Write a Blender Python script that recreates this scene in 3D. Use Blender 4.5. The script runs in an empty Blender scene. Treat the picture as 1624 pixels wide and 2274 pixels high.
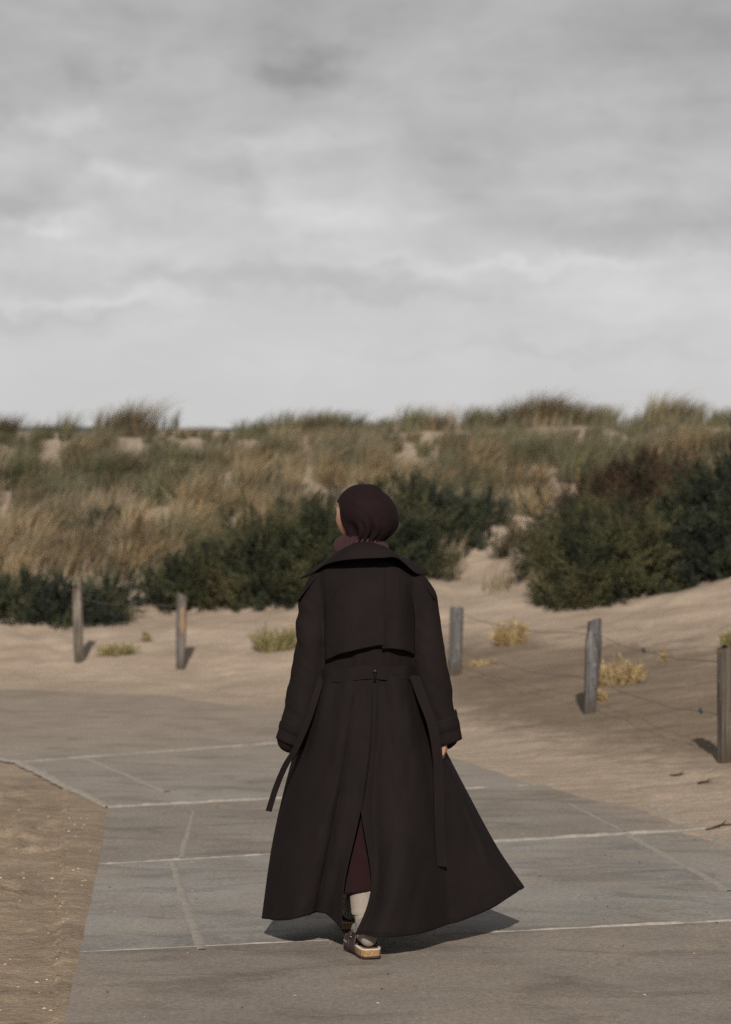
import bpy, bmesh, math, random
import numpy as np
from mathutils import Vector, Matrix

random.seed(7); RNG = np.random.default_rng(7)
scene = bpy.context.scene
C = scene.collection
R = math.radians

# ------------------------------------------------------------------ camera, sky, sun, exposure
CAM_H = 1.5
FPX = 5370.0                      # focal length in units of a 1624 x 2274 picture
CX, HY = 812.0, 1200.0            # picture column of the axis, picture row of the horizon
cam_d = bpy.data.cameras.new('camera'); cam = bpy.data.objects.new('camera', cam_d); C.objects.link(cam)
cam_d.sensor_fit = 'VERTICAL'; cam_d.sensor_height = 36.0; cam_d.lens = 85.0
cam_d.clip_start = 0.1; cam_d.clip_end = 6000
cam.location = (0, 0, CAM_H)
cam.rotation_euler = (R(90) + math.atan((HY - 1137.0) / FPX), 0, 0)
cam_d.dof.use_dof = True; cam_d.dof.focus_distance = 8.85; cam_d.dof.aperture_fstop = 3.6
scene.camera = cam

SUN_EL = 27.0
sun_d = bpy.data.lights.new('sun', 'SUN'); sun = bpy.data.objects.new('sun', sun_d); C.objects.link(sun)
sun_d.energy = 5.0; sun_d.angle = R(0.9); sun_d.color = (1.0, 0.93, 0.84)
sdir = Vector((0.01, math.cos(R(SUN_EL)), -math.sin(R(SUN_EL))))
sun.rotation_euler = sdir.to_track_quat('-Z', 'Y').to_euler()

scene.view_settings.view_transform = 'Standard'; scene.view_settings.look = 'None'
scene.view_settings.exposure = 0.0; scene.view_settings.gamma = 1.0
scene.view_settings.use_curve_mapping = False
scene.render.engine = 'CYCLES'
scene.cycles.use_denoising = False
scene.cycles.max_bounces = 6; scene.cycles.transparent_max_bounces = 4

def build_world():
    w = bpy.data.worlds.new('World'); scene.world = w; w.use_nodes = True
    nt = w.node_tree; N = nt.nodes; L = nt.links; N.clear()
    def val(x):
        return x
    def M(op, a, b=None, c=None, clamp=False):
        n = N.new('ShaderNodeMath'); n.operation = op; n.use_clamp = clamp
        for i, s in enumerate((a, b, c)):
            if s is None: continue
            if isinstance(s, (int, float)): n.inputs[i].default_value = s
            else: L.new(s, n.inputs[i])
        return n.outputs[0]
    tc = N.new('ShaderNodeTexCoord')
    sep = N.new('ShaderNodeSeparateXYZ'); L.new(tc.outputs['Generated'], sep.inputs[0])
    x, y, z = sep.outputs
    ya = M('MAXIMUM', M('ABSOLUTE', y), 0.12)
    u = M('DIVIDE', x, ya); v = M('DIVIDE', z, ya)
    def noise(scale, sx, sy, detail=4, rough=0.5, off=0.0, dist=0.0):
        cb = N.new('ShaderNodeCombineXYZ')
        L.new(M('MULTIPLY_ADD', x, sx, off), cb.inputs[0]); L.new(M('MULTIPLY', y, sx), cb.inputs[1]); L.new(M('MULTIPLY', z, sy), cb.inputs[2])
        n = N.new('ShaderNodeTexNoise'); n.inputs['Scale'].default_value = scale; n.inputs['Detail'].default_value = detail
        n.inputs['Roughness'].default_value = rough; n.inputs['Distortion'].default_value = dist
        L.new(cb.outputs[0], n.inputs['Vector']); return n.outputs['Fac']
    wob1 = M('SUBTRACT', noise(34, 1, 1.5, 6, 0.6, 1.3), 0.5)
    wob2 = M('SUBTRACT', noise(34, 1, 1.5, 6, 0.6, 7.9), 0.5)
    ud = M('MULTIPLY_ADD', wob1, 0.06, u); vd = M('MULTIPLY_ADD', wob2, 0.036, v)
    # cloud brightness: a broad cover darker upwards, unseen zenith dimmed to cut fill light, with banks and breaks
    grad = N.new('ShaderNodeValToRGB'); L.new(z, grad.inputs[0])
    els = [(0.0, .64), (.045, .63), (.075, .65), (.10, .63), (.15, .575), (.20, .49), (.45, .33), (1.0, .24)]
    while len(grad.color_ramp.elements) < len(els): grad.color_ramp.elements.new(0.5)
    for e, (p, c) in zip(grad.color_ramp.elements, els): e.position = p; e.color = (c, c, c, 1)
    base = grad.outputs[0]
    n1 = M('SUBTRACT', noise(11, 1, 3.4, 6, 0.55, 0.0, 0.2), 0.5)
    n2 = M('SUBTRACT', noise(34, 1, 1.7, 7, 0.6, 4.0, 0.5), 0.5)
    fade = M('MULTIPLY', M('SUBTRACT', z, 0.035), 10.0, clamp=True)
    tot = M('MULTIPLY_ADD', M('MULTIPLY', n1, fade), 0.30, 0.0)
    tot = M('MULTIPLY_ADD', M('MULTIPLY', n2, fade), 0.18, tot)
    # cloud banks (picture x, y, half width, half height, strength) as directions in the sky
    blobs = [(650, 140, 120, 60, -.20), (210, 150, 60, 40, -.10), (60, 270, 70, 60, -.09), (10, 480, 60, 50, -.13), (130, 420, 90, 60, -.07),
             (130, 270, 90, 40, .13), (250, 400, 80, 40, .11), (110, 497, 90, 16, .10), (680, 480, 200, 60, .12), (330, 560, 150, 45, .07),
             (560, 400, 70, 70, -.06), (700, 320, 200, 30, .06), (1050, 390, 120, 70, -.07), (1400, 500, 260, 55, -.08), (1150, 585, 420, 14, .07), (1450, 650, 240, 60, .08),
             (500, 620, 520, 28, -.06), (900, 650, 280, 22, -.06), (150, 665, 240, 12, .06), (150, 705, 240, 22, -.05),
             (1250, 780, 480, 14, -.035), (1450, 200, 260, 200, -.06), (300, 60, 300, 60, -.04), (1620, 100, 200, 300, -.05)]
    for (bx, by, rx, ry, a) in blobs:
        du = M('MULTIPLY', M('SUBTRACT', ud, (bx - CX) / FPX), FPX / rx)
        dv = M('MULTIPLY', M('SUBTRACT', vd, (HY - by) / FPX), FPX / ry)
        q = M('ADD', M('MULTIPLY', du, du), M('MULTIPLY', dv, dv))
        g = M('EXPONENT', M('MULTIPLY', q, -1.0))
        tot = M('MULTIPLY_ADD', g, a, tot)
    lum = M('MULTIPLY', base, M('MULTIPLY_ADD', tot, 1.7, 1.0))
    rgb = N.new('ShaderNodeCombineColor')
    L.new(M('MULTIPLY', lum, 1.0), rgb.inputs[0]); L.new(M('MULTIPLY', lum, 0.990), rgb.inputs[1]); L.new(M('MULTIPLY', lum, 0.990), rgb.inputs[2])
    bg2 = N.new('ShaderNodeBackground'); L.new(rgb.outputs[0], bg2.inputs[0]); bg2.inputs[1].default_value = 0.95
    sky = N.new('ShaderNodeTexSky'); sky.sky_type = 'NISHITA'; sky.sun_disc = False
    sky.sun_elevation = R(SUN_EL); sky.sun_rotation = R(180)
    bg1 = N.new('ShaderNodeBackground'); L.new(sky.outputs[0], bg1.inputs[0]); bg1.inputs[1].default_value = 0.06
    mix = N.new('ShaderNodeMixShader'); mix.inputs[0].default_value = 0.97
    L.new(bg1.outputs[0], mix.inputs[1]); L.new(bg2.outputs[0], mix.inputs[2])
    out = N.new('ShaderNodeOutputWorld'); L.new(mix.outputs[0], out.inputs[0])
build_world()
scene.world.cycles.sampling_method = 'MANUAL'; scene.world.cycles.sample_map_resolution = 256

# ------------------------------------------------------------------ helpers
def hash2(ix, iy, seed):
    h = (ix * 374761393 + iy * 668265263 + seed * 1442695041) & 0xffffffff
    h = ((h ^ (h >> 13)) * 1274126177) & 0xffffffff
    return ((h ^ (h >> 16)) & 0xffffff) / float(0xffffff)
def vnoise(x, y, seed=0):
    x = np.asarray(x, float); y = np.asarray(y, float)
    ix = np.floor(x).astype(np.int64); iy = np.floor(y).astype(np.int64)
    fx = x - ix; fy = y - iy
    fx = fx * fx * (3 - 2 * fx); fy = fy * fy * (3 - 2 * fy)
    a = hash2(ix, iy, seed); b = hash2(ix + 1, iy, seed); c = hash2(ix, iy + 1, seed); d = hash2(ix + 1, iy + 1, seed)
    return (a * (1 - fx) + b * fx) * (1 - fy) + (c * (1 - fx) + d * fx) * fy - 0.5
def fbm(x, y, seed=0, oct=4):
    t = 0; a = 1.0
    for i in range(oct):
        t = t + a * vnoise(np.asarray(x) * 2 ** i, np.asarray(y) * 2 ** i, seed + 17 * i); a *= 0.5
    return t
def sstep(a, b, x):
    t = np.clip((np.asarray(x, float) - a) / (b - a), 0, 1); return t * t * (3 - 2 * t)

def mesh_np(name, verts, faces, mat=None, parent=None, smooth=True, cols=None, origin=None):
    """one mesh object; verts are world coordinates, moved into the parent's frame"""
    verts = np.asarray(verts, float)
    org = np.zeros(3)
    if parent is not None: org = np.array(parent.matrix_world.translation if parent.parent is None else parent['_org'])
    elif origin is not None: org = np.array(origin, float)
    me = bpy.data.meshes.new(name)
    if isinstance(faces, np.ndarray):
        nf, k = faces.shape
        me.vertices.add(len(verts)); me.vertices.foreach_set('co', (verts - org).ravel().astype(np.float32))
        me.loops.add(nf * k); me.loops.foreach_set('vertex_index', faces.ravel().astype(np.int32))
        me.polygons.add(nf); me.polygons.foreach_set('loop_start', np.arange(0, nf * k, k, dtype=np.int32))
        me.update(calc_edges=True); me.validate()
    else:
        me.from_pydata([tuple(v) for v in (verts - org)], [], faces); me.update()
    if smooth: me.polygons.foreach_set('use_smooth', np.ones(len(me.polygons), bool))
    if cols is not None:
        at = me.color_attributes.new('col', 'FLOAT_COLOR', 'POINT')
        cc = np.ones((len(verts), 4), np.float32); cc[:, :3] = cols; at.data.foreach_set('color', cc.ravel())
    if mat: me.materials.append(mat)
    o = bpy.data.objects.new(name, me); C.objects.link(o)
    if parent is not None:
        o.parent = parent; o['_org'] = tuple(org)
    elif origin is not None: o.location = org
    return o
def tag(o, label=None, cat=None, group=None, kind=None):
    if label: o['label'] = label
    if cat: o['category'] = cat
    if group: o['group'] = group
    if kind: o['kind'] = kind
    return o
def empty(name, loc, label=None, cat=None, group=None):
    o = bpy.data.objects.new(name, None); C.objects.link(o); o.location = loc; o.empty_display_size = 0.1
    o.matrix_world = Matrix.Translation(loc)
    return tag(o, label, cat, group)

class Mat:
    """small node helper"""
    def __init__(s, name, rough=0.9, spec=0.2):
        s.m = bpy.data.materials.new(name); s.m.use_nodes = True
        s.nt = s.m.node_tree; s.N = s.nt.nodes; s.L = s.nt.links
        s.b = s.N['Principled BSDF']; s.b.inputs['Roughness'].default_value = rough; s.b.inputs['Specular IOR Level'].default_value = spec
        s.geo = s.N.new('ShaderNodeNewGeometry'); s.pos = s.geo.outputs['Position']
        s.tc = s.N.new('ShaderNodeTexCoord')
    def put(s, sock, v):
        if isinstance(v, (int, float)): sock.default_value = v
        elif isinstance(v, tuple): sock.default_value = v if len(v) == 4 or sock.type == 'VECTOR' else (*v, 1)
        else: s.L.new(v, sock)
    def math(s, op, a, b=0.0, clamp=False):
        n = s.N.new('ShaderNodeMath'); n.operation = op; n.use_clamp = clamp; s.put(n.inputs[0], a); s.put(n.inputs[1], b); return n.outputs[0]
    def noise(s, scale, detail=4, rough=0.55, vec=None, sc=None, dist=0.0):
        n = s.N.new('ShaderNodeTexNoise'); n.inputs['Scale'].default_value = scale; n.inputs['Detail'].default_value = detail
        n.inputs['Roughness'].default_value = rough; n.inputs['Distortion'].default_value = dist
        vec = vec or s.pos
        if sc:
            mp = s.N.new('ShaderNodeMapping'); mp.inputs['Scale'].default_value = sc[:3]
            if len(sc) > 3: mp.inputs['Rotation'].default_value = (0, 0, sc[3])
            s.L.new(vec, mp.inputs['Vector']); vec = mp.outputs[0]
        s.L.new(vec, n.inputs['Vector']); return n.outputs['Fac']
    def ramp(s, v, stops):
        n = s.N.new('ShaderNodeValToRGB'); s.L.new(v, n.inputs[0]); e = n.color_ramp.elements
        while len(e) < len(stops): e.new(0.5)
        for q, (p, c) in zip(e, stops):
            q.position = p; q.color = (c, c, c, 1) if isinstance(c, (int, float)) else (*c, 1)
        return n.outputs[0]
    def mix(s, f, a, b, mode='MIX'):
        n = s.N.new('ShaderNodeMix'); n.data_type = 'RGBA'; n.blend_type = mode
        s.put(n.inputs[0], f); s.put(n.inputs[6], a); s.put(n.inputs[7], b); return n.outputs[2]
    def bump(s, h, strength=0.3, dist=0.01):
        n = s.N.new('ShaderNodeBump'); n.inputs['Strength'].default_value = strength; n.inputs['Distance'].default_value = dist
        s.L.new(h, n.inputs['Height']); s.L.new(n.outputs[0], s.b.inputs['Normal'])
    def color(s, c): s.put(s.b.inputs['Base Color'], c); return s
    def attr(s, name='col'):
        n = s.N.new('ShaderNodeAttribute'); n.attribute_name = name; return n.outputs['Color']
    def obcol(s):
        n = s.N.new('ShaderNodeObjectInfo'); return n.outputs['Color'], n.outputs['Random']
    def sep(s, v=None):
        n = s.N.new('ShaderNodeSeparateXYZ'); s.L.new(v or s.pos, n.inputs[0]); return n.outputs

# ------------------------------------------------------------------ materials
MT = {}
def make_mats():
    # dune sand: pale and dry on the dune, browner where it is damp low down
    m = Mat('sand', 0.95, 0.1); px, py, pz = m.sep()
    dry = m.ramp(m.noise(0.9, 5, 0.6), [(.3, (.300, .235, .180)), (.7, (.392, .316, .247))])
    damp = m.ramp(m.noise(1.6, 5, 0.6), [(.3, (.140, .106, .076)), (.7, (.198, .152, .112))])
    left = m.ramp(m.noise(1.8, 6, 0.65), [(.28, (.185, .143, .106)), (.5, (.262, .202, .147)), (.75, (.315, .246, .180))])
    n = m.noise(1.1, 5, 0.6, dist=0.6)
    # damp foot of the bank on the right: low ground with a ragged upper edge
    wet = m.math('MULTIPLY_ADD', n, 1.1); m.N[-1]
    h = m.math('ADD', pz, m.math('MULTIPLY', m.math('SUBTRACT', n, 0.5), 0.9))
    wetz = m.math('SUBTRACT', 1.0, m.math('MULTIPLY', m.math('SUBTRACT', h, 0.42), 6.0, True), True)
    onright = m.math('MULTIPLY', m.math('SUBTRACT', px, 0.35), 2.0, True)
    notflat = m.math('MULTIPLY', m.math('SUBTRACT', m.math('ADD', pz, m.math('MULTIPLY', m.math('SUBTRACT', m.noise(5, 4), 0.5), 0.12)), 0.05), 14.0, True)
    far = m.math('MULTIPLY', m.math('SUBTRACT', 27.0, py), 0.4, True)
    wet = m.math('MULTIPLY', m.math('MULTIPLY', wetz, onright), m.math('MULTIPLY', notflat, far))
    c = m.mix(m.math('MULTIPLY', wet, 0.9), dry, damp)
    nearl = m.math('MULTIPLY', m.math('SUBTRACT', 17.5, py), 0.35, True)
    lx = m.math('MULTIPLY', m.math('SUBTRACT', -0.6, px), 3.0, True)
    c = m.mix(m.math('MULTIPLY', nearl, lx), c, left)
    sp = m.noise(200, 3, 0.7); c = m.mix(0.8, c, m.ramp(sp, [(.3, .45), (.5, .92), (.68, 1.5)]), 'MULTIPLY')
    sp3 = m.noise(30, 4, 0.7); c = m.mix(0.6, c, m.ramp(sp3, [(.3, .75), (.5, 1.0), (.7, 1.25)]), 'MULTIPLY')
    st = m.noise(2.2, 4, 0.55, sc=(1, 3.2, 1, 0.5)); c = m.mix(0.5, c, m.ramp(st, [(.35, .72), (.6, 1.05)]), 'MULTIPLY')
    m.color(c)
    hh = m.math('ADD', m.math('MULTIPLY', m.noise(38, 4), 0.6), m.math('MULTIPLY', m.noise(6, 5, 0.6), 1.3))
    m.bump(hh, 0.55, 0.03); MT['sand'] = m.m

    # concrete slabs; the tint of a slab is its object colour
    m = Mat('concrete', 0.85, 0.25); oc, rnd = m.obcol(); px, py, pz = m.sep()
    c = m.mix(1.0, oc, m.ramp(m.noise(1.3, 6, 0.62), [(.25, .70), (.5, 1.0), (.75, 1.22)]), 'MULTIPLY')
    film = m.math('MULTIPLY', m.ramp(m.noise(1.3, 6, 0.65, sc=(1, 1.5, 1, -0.12), dist=0.6), [(.45, 0.0), (.66, 1.0)]), 0.55)
    farf = m.math('MULTIPLY', m.math('MULTIPLY', m.math('SUBTRACT', m.math('ADD', py, m.math('MULTIPLY', m.noise(0.8, 4), 5.0)), 15.0), 0.13, True), 0.85)
    e = m.math('ADD', px, m.math('MULTIPLY', m.math('SUBTRACT', py, 12.6), 0.2))
    rim = m.math('MULTIPLY', m.math('MULTIPLY', m.math('SUBTRACT', m.math('ADD', e, m.math('MULTIPLY', m.noise(2.2, 5, 0.6), 0.9)), 1.62), 1.5, True), 0.9)
    film = m.math('MAXIMUM', m.math('MAXIMUM', film, farf), rim)
    c = m.mix(film, c, m.ramp(m.noise(3, 4, sc=(1, 2, 1)), [(.3, (.225, .183, .145)), (.7, (.305, .248, .198))]))
    dark = m.ramp(m.noise(1.7, 7, 0.68, sc=(1, 1.7, 1, 0.12), dist=1.0), [(.36, .68), (.5, 1.0)])
    c = m.mix(0.85, c, dark, 'MULTIPLY')
    pale = m.ramp(m.noise(14, 5, 0.7), [(.6, 0.0), (.78, 1.0)]); c = m.mix(m.math('MULTIPLY', pale, 0.30), c, (.27, .255, .235))
    sp = m.noise(170, 3, 0.7); c = m.mix(0.9, c, m.ramp(sp, [(.22, .35), (.40, .85), (.6, 1.1), (.72, 1.9)]), 'MULTIPLY')
    sp2 = m.noise(45, 4, 0.75); c = m.mix(0.6, c, m.ramp(sp2, [(.3, .5), (.5, 1.0), (.72, 1.5)]), 'MULTIPLY')
    m.color(c)
    m.bump(m.math('ADD', m.noise(120, 4), m.math('MULTIPLY', m.noise(18, 4), 0.8)), 0.30, 0.006); MT['concrete'] = m.m
    m = Mat('crack_fill', 0.95, 0.1)
    m.color(m.mix(1.0, (.285, .258, .228), m.ramp(m.noise(16, 5, 0.7), [(.3, .74), (.7, 1.10)]), 'MULTIPLY')); m.bump(m.noise(90, 3), .3, .004); MT['crack_fill'] = m.m
    m = Mat('mortar', 0.95, 0.1)
    m.color(m.mix(1.0, (.315, .285, .250), m.ramp(m.noise(22, 5, 0.7), [(.3, .66), (.7, 1.12)]), 'MULTIPLY')); m.bump(m.noise(90, 3), .3, .004); MT['mortar'] = m.m

    # cloth
    def cloth(name, col, rough=0.85, rib=None, spec=0.15, sheen=0.15, amp=.25, wv=420):
        m = Mat(name, rough, spec)
        c = m.mix(1.0, col, m.ramp(m.noise(6, 4), [(.3, .86), (.7, 1.12)]), 'MULTIPLY')
        c = m.mix(0.6, c, m.ramp(m.noise(wv, 2), [(.3, .75), (.7, 1.25)]), 'MULTIPLY')
        m.color(c); m.b.inputs['Sheen Weight'].default_value = sheen; m.b.inputs['Sheen Roughness'].default_value = 0.5
        m.bump(m.math('ADD', m.math('MULTIPLY', m.noise(wv, 2), amp * 4), m.math('MULTIPLY', m.noise(7, 4, 0.5, sc=(1, 1, .4), dist=0.6), 8.0 if name.startswith('coat') else 2.0)), 0.25, 0.004); MT[name] = m.m
    cloth('coat', (.0094, .0066, .0065), 0.85, spec=.10, sheen=.0)
    cloth('coat_edge', (.0074, .0057, .0057), 0.85, spec=.10, sheen=.0)
    cloth('scarf', (.0108, .0054, .0060), 0.8, spec=.10, sheen=.0)
    cloth('knit', (.036, .0190, .0205), 0.95, spec=.05, sheen=.05)
    cloth('skirt_knit', (.0165, .0072, .0076), 0.95, spec=.05, sheen=.05)
    cloth('sock', (.225, .195, .168), 0.98, spec=.05, sheen=.05, amp=.8, wv=260)
    cloth('leather', (.040, .022, .019), 0.5, spec=.4, sheen=0, amp=.15)
    cloth('lining', (.46, .43, .40), 0.9, spec=.1, sheen=0)
    cloth('rubber', (.030, .018, .016), 0.7, spec=.3, sheen=0)
    m = Mat('cork', 0.9, 0.1)
    m.color(m.ramp(m.noise(330, 4, 0.7), [(.3, (.08, .042, .02)), (.5, (.25, .15, .072)), (.72, (.42, .28, .15))])); m.bump(m.noise(300, 3), .4, .002); MT['cork'] = m.m
    m = Mat('skin', 0.5, 0.35)
    m.color(m.ramp(m.noise(30, 4), [(.3, (.31, .165, .11)), (.7, (.40, .22, .15))])); m.b.inputs['Subsurface Weight'].default_value = 0.08
    m.b.inputs['Subsurface Radius'].default_value = (.01, .004, .002); m.bump(m.noise(400, 2), .08, .001); MT['skin'] = m.m
    m = Mat('eye_dark', 0.2, 0.5); m.color((.012, .009, .008)); MT['eye_dark'] = m.m
    m = Mat('metal', 0.35, 0.5); m.color((.35, .30, .22)); m.b.inputs['Metallic'].default_value = 1.0; MT['metal'] = m.m
    m = Mat('button', 0.35, 0.5); m.color((.012, .011, .011)); MT['button'] = m.m

    # weathered wood: tint from object colour
    m = Mat('old_wood', 0.95, 0.1); oc, rnd = m.obcol()
    ob = m.tc.outputs['Object']
    g = m.noise(30, 6, 0.65, vec=ob, sc=(1, 1, 0.06), dist=0.4)
    c = m.mix(1.0, oc, m.ramp(g, [(.30, .22), (.44, .75), (.58, 1.1), (.70, 1.9)]), 'MULTIPLY')
    c = m.mix(m.math('MULTIPLY', m.ramp(m.noise(5, 4, vec=ob, sc=(1, 1, .5)), [(.44, 0.0), (.6, 1.0)]), .8), c, (.060, .044, .032))
    c = m.mix(m.math('MULTIPLY', m.ramp(m.noise(24, 3, vec=ob, sc=(1, 1, .6)), [(.66, 0.0), (.74, 1.0)]), .7), c, (.34, .31, .28))
    m.color(c); m.bump(g, 0.9, 0.02); MT['old_wood'] = m.m
    m = Mat('bare_wood', 0.9, 0.1)
    m.color(m.ramp(m.noise(30, 5, vec=m.tc.outputs['Object'], sc=(1, 1, .08)), [(.3, (.16, .105, .062)), (.7, (.25, .175, .110))])); MT['bare_wood'] = m.m
    m = Mat('wire', 0.5, 0.4); m.color((.13, .115, .10)); m.b.inputs['Metallic'].default_value = .4; MT['wire'] = m.m
    m = Mat('blue_tag', 0.5, 0.3); m.color((.03, .045, .065)); MT['blue_tag'] = m.m
    # plants: colour of each blade or leaf is stored on it, the tint of a tuft is its object colour
    m = Mat('grass_blade', 0.75, 0.2); oc, rnd = m.obcol()
    m.color(m.mix(1.0, m.attr(), oc, 'MULTIPLY')); tr = m.b.inputs['Transmission Weight']; MT['grass_blade'] = m.m
    m = Mat('leaf', 0.8, 0.08); m.color(m.attr()); MT['leaf'] = m.m
    m = Mat('twig', 0.9, 0.1); m.color((.040, .027, .018)); MT['twig'] = m.m
    m = Mat('shell', 0.6, 0.3); m.color(m.attr()); MT['shell'] = m.m
    m = Mat('far_wood', 1.0, 0.0); m.color(m.ramp(m.noise(.3, 4), [(.3, (.045, .058, .068)), (.7, (.062, .078, .088))])); MT['far_wood'] = m.m
make_mats()

# ------------------------------------------------------------------ terrain
def pix(x, y, Y):                       # a picture point at a known distance
    return np.array([(x - CX) * Y / FPX, Y, CAM_H - (y - HY) * Y / FPX])
def flat(x, y):                         # a picture point on the level path
    Y = CAM_H * FPX / (y - HY); return np.array([(x - CX) * Y / FPX, Y])

TOE = [(-90, 30), (-12, 27.0), (-6, 26.0), (-3.8, 25.4), (-1.42, 24.4), (0, 22.2), (.85, 18.7), (1.55, 16.6), (2.15, 13.9), (2.9, 11.0), (3.6, 7), (4.2, 3), (5, -20)]
def seg_dist(x, y, pts):
    best = np.full(np.shape(x), 1e9); sgn = np.ones(np.shape(x))
    for (ax, ay), (bx, by) in zip(pts[:-1], pts[1:]):
        dx, dy = bx - ax, by - ay; l2 = dx * dx + dy * dy
        t = np.clip(((x - ax) * dx + (y - ay) * dy) / l2, 0, 1)
        d = np.hypot(x - ax - t * dx, y - ay - t * dy)
        cr = dx * (y - ay) - dy * (x - ax)
        upd = d < best; best = np.where(upd, d, best); sgn = np.where(upd, np.sign(cr), sgn)
    return best * sgn
CREST = [(-200, 957), (0, 957), (200, 960), (400, 952), (520, 957), (600, 948), (800, 944), (1000, 944), (1200, 935), (1330, 944), (1388, 972), (1450, 940), (1624, 944), (1900, 940)]
YC = 46.0
CR_X = np.array([(a - CX) * YC / FPX for a, b in CREST]); CR_H = np.array([CAM_H + (HY - b) * YC / FPX for a, b in CREST])
# the path: left and right end of each joint between rows of slabs
JOINTS = [((-.62, 3.2), (2.35, 3.6)), ((-.84, 6.15), (2.3, 6.75)), ((-1.055, 8.83), (2.14, 9.76)), ((-1.25, 11.22), (1.80, 12.60)), ((-1.46, 13.60), (1.50, 15.06)),
          ((-2.36, 16.38), (.55, 19.0)), ((-3.45, 17.75), (-.35, 22.3)), ((-5.0, 19.3), (-2.0, 24.6)), ((-7.2, 20.9), (-5.0, 26.4)), ((-10, 22.0), (-8.8, 27.6))]
PATH = [j[0] for j in JOINTS] + [j[1] for j in JOINTS[::-1]]
def path_dist(x, y):                    # >0 outside the path
    d = np.abs(seg_dist(x, y, PATH + [PATH[0]]))
    ins = np.zeros(np.shape(x), bool); p = PATH
    for i in range(len(p)):
        (ax, ay), (bx, by) = p[i], p[(i + 1) % len(p)]
        c = ((ay > y) != (by > y)) & (x < (bx - ax) * (y - ay) / (by - ay + 1e-12) + ax); ins ^= c
    return np.where(ins, -d, d)
_fr = random.Random(12)
FEET = [(_fr.uniform(-2.6, -1.25), _fr.uniform(7.0, 15.5), _fr.uniform(-.6, .6), _fr.uniform(.8, 1.2)) for _ in range(60)] + [(_fr.uniform(-3.5, 3.8), _fr.uniform(14.5, 27), _fr.uniform(-1.5, 1.5), _fr.uniform(.8, 1.3)) for _ in range(70)]
def footprints(x, y):
    z = np.zeros(np.shape(x))
    for fx, fy, a, k in FEET:
        dx, dy = x - fx, y - fy
        u = (dx * math.cos(a) + dy * math.sin(a)) / (.055 * k); v = (-dx * math.sin(a) + dy * math.cos(a)) / (.14 * k); q = u * u + v * v
        z = z + np.where(q < 9, -.022 * np.exp(-q * q * .8) + .009 * np.exp(-((np.sqrt(q) - 1.5) / .4) ** 2), 0)
    return z
def terrain(x, y, feet=False):
    x = np.asarray(x, float); y = np.asarray(y, float)
    d = seg_dist(x, y, TOE)
    xq = np.clip(x, -8, 8)
    dc = np.maximum(seg_dist(xq, np.full(np.shape(x), YC), TOE), 5)
    hc = np.interp(xq, CR_X, CR_H)
    t = d / dc
    sp = np.where(d > -2, .35 * np.logaddexp(0, np.clip(d, -6, 90) / .35), 0) / dc
    g = np.clip(sp, 0, 1.0)
    g = 0.93 * g + 0.07 * g * g
    beyond = sstep(1.0, 1.9, t)
    h = hc * g * (1 - .55 * beyond)
    on = sstep(2.5, 7, d) * (1 - sstep(90, 200, d))
    nearcrest = 1 - .85 * np.exp(-((t - 1) / .10) ** 2)
    h = h + on * nearcrest * (.52 * fbm(x / 2.2, y / 3.0, 3, 3) + .10 * fbm(x / .7, y / .9, 9, 2))
    bank = sstep(.1, 1.6, d)
    h = h + bank * (.055 * fbm(x / .9 + y * .3, y / .6, 21, 3)) + sstep(-.3, 1.0, d) * .014 * fbm(x / .18, y / .16, 31, 2)
    # level around the path
    near = (np.abs(x) < 14) & (y < 34)
    pd = np.where(near, path_dist(x, y), 5.0)
    left = x < (-.9 - .12 * (y - 7))
    lvl_out = np.where(left, -.016 + .030 * sstep(.15, 1.2, pd), .010)
    rough = np.where(left, .060 * fbm(x / .42, y / .36, 41, 3) * sstep(.08, .7, pd) + .010 * fbm(x / .09, y / .09, 47, 2), .010 * fbm(x / .3, y / .25, 43, 3))
    w = sstep(-.05, .05, pd)
    lvl = np.where(pd > -.02, lvl_out * w + rough * w, 0) + np.where(pd < .05, -.005 * (1 - w), 0)
    # sand blown over the far end of the path
    drift = np.where(x > .2, sstep(-1.0, .1, d), sstep(-1.5, .1, d))
    lvl = lvl + drift * (.012 + .030 * fbm(x / .8, y / .8, 55, 5)) * np.where(d < .6, 1, .5)
    fp = np.where(near & (pd > .12) & ((pd < 3) | (d > -.2)), 1.0, 0.0) * sstep(.1, .35, pd) * np.where(left, 1, sstep(-.1, .6, d))
    crumb = np.exp(-((d - .15) / .28) ** 2) * .05 * np.maximum(fbm(x / .22, y / .2, 81, 3), 0) * (x > 0)
    spill = np.where(left & near, np.exp(-((pd + .03) / .07) ** 2) * .05 * np.maximum(fbm(x / .13, y / .32, 83, 3) - .08, 0), 0)
    return h + lvl + crumb + spill + (fp * footprints(x, y) if feet else 0)
def hit(x, y, y0=9.0, y1=80.0):         # where the sight line through a picture point meets the ground
    Y = np.arange(y0, y1, .03); X = (x - CX) * Y / FPX; Z = CAM_H - (y - HY) * Y / FPX
    b = np.nonzero(terrain(X, Y) >= Z)[0]
    k = b[0] if len(b) else len(Y) - 1
    return np.array([X[k], Y[k], float(terrain(X[k], Y[k]))])

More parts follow.
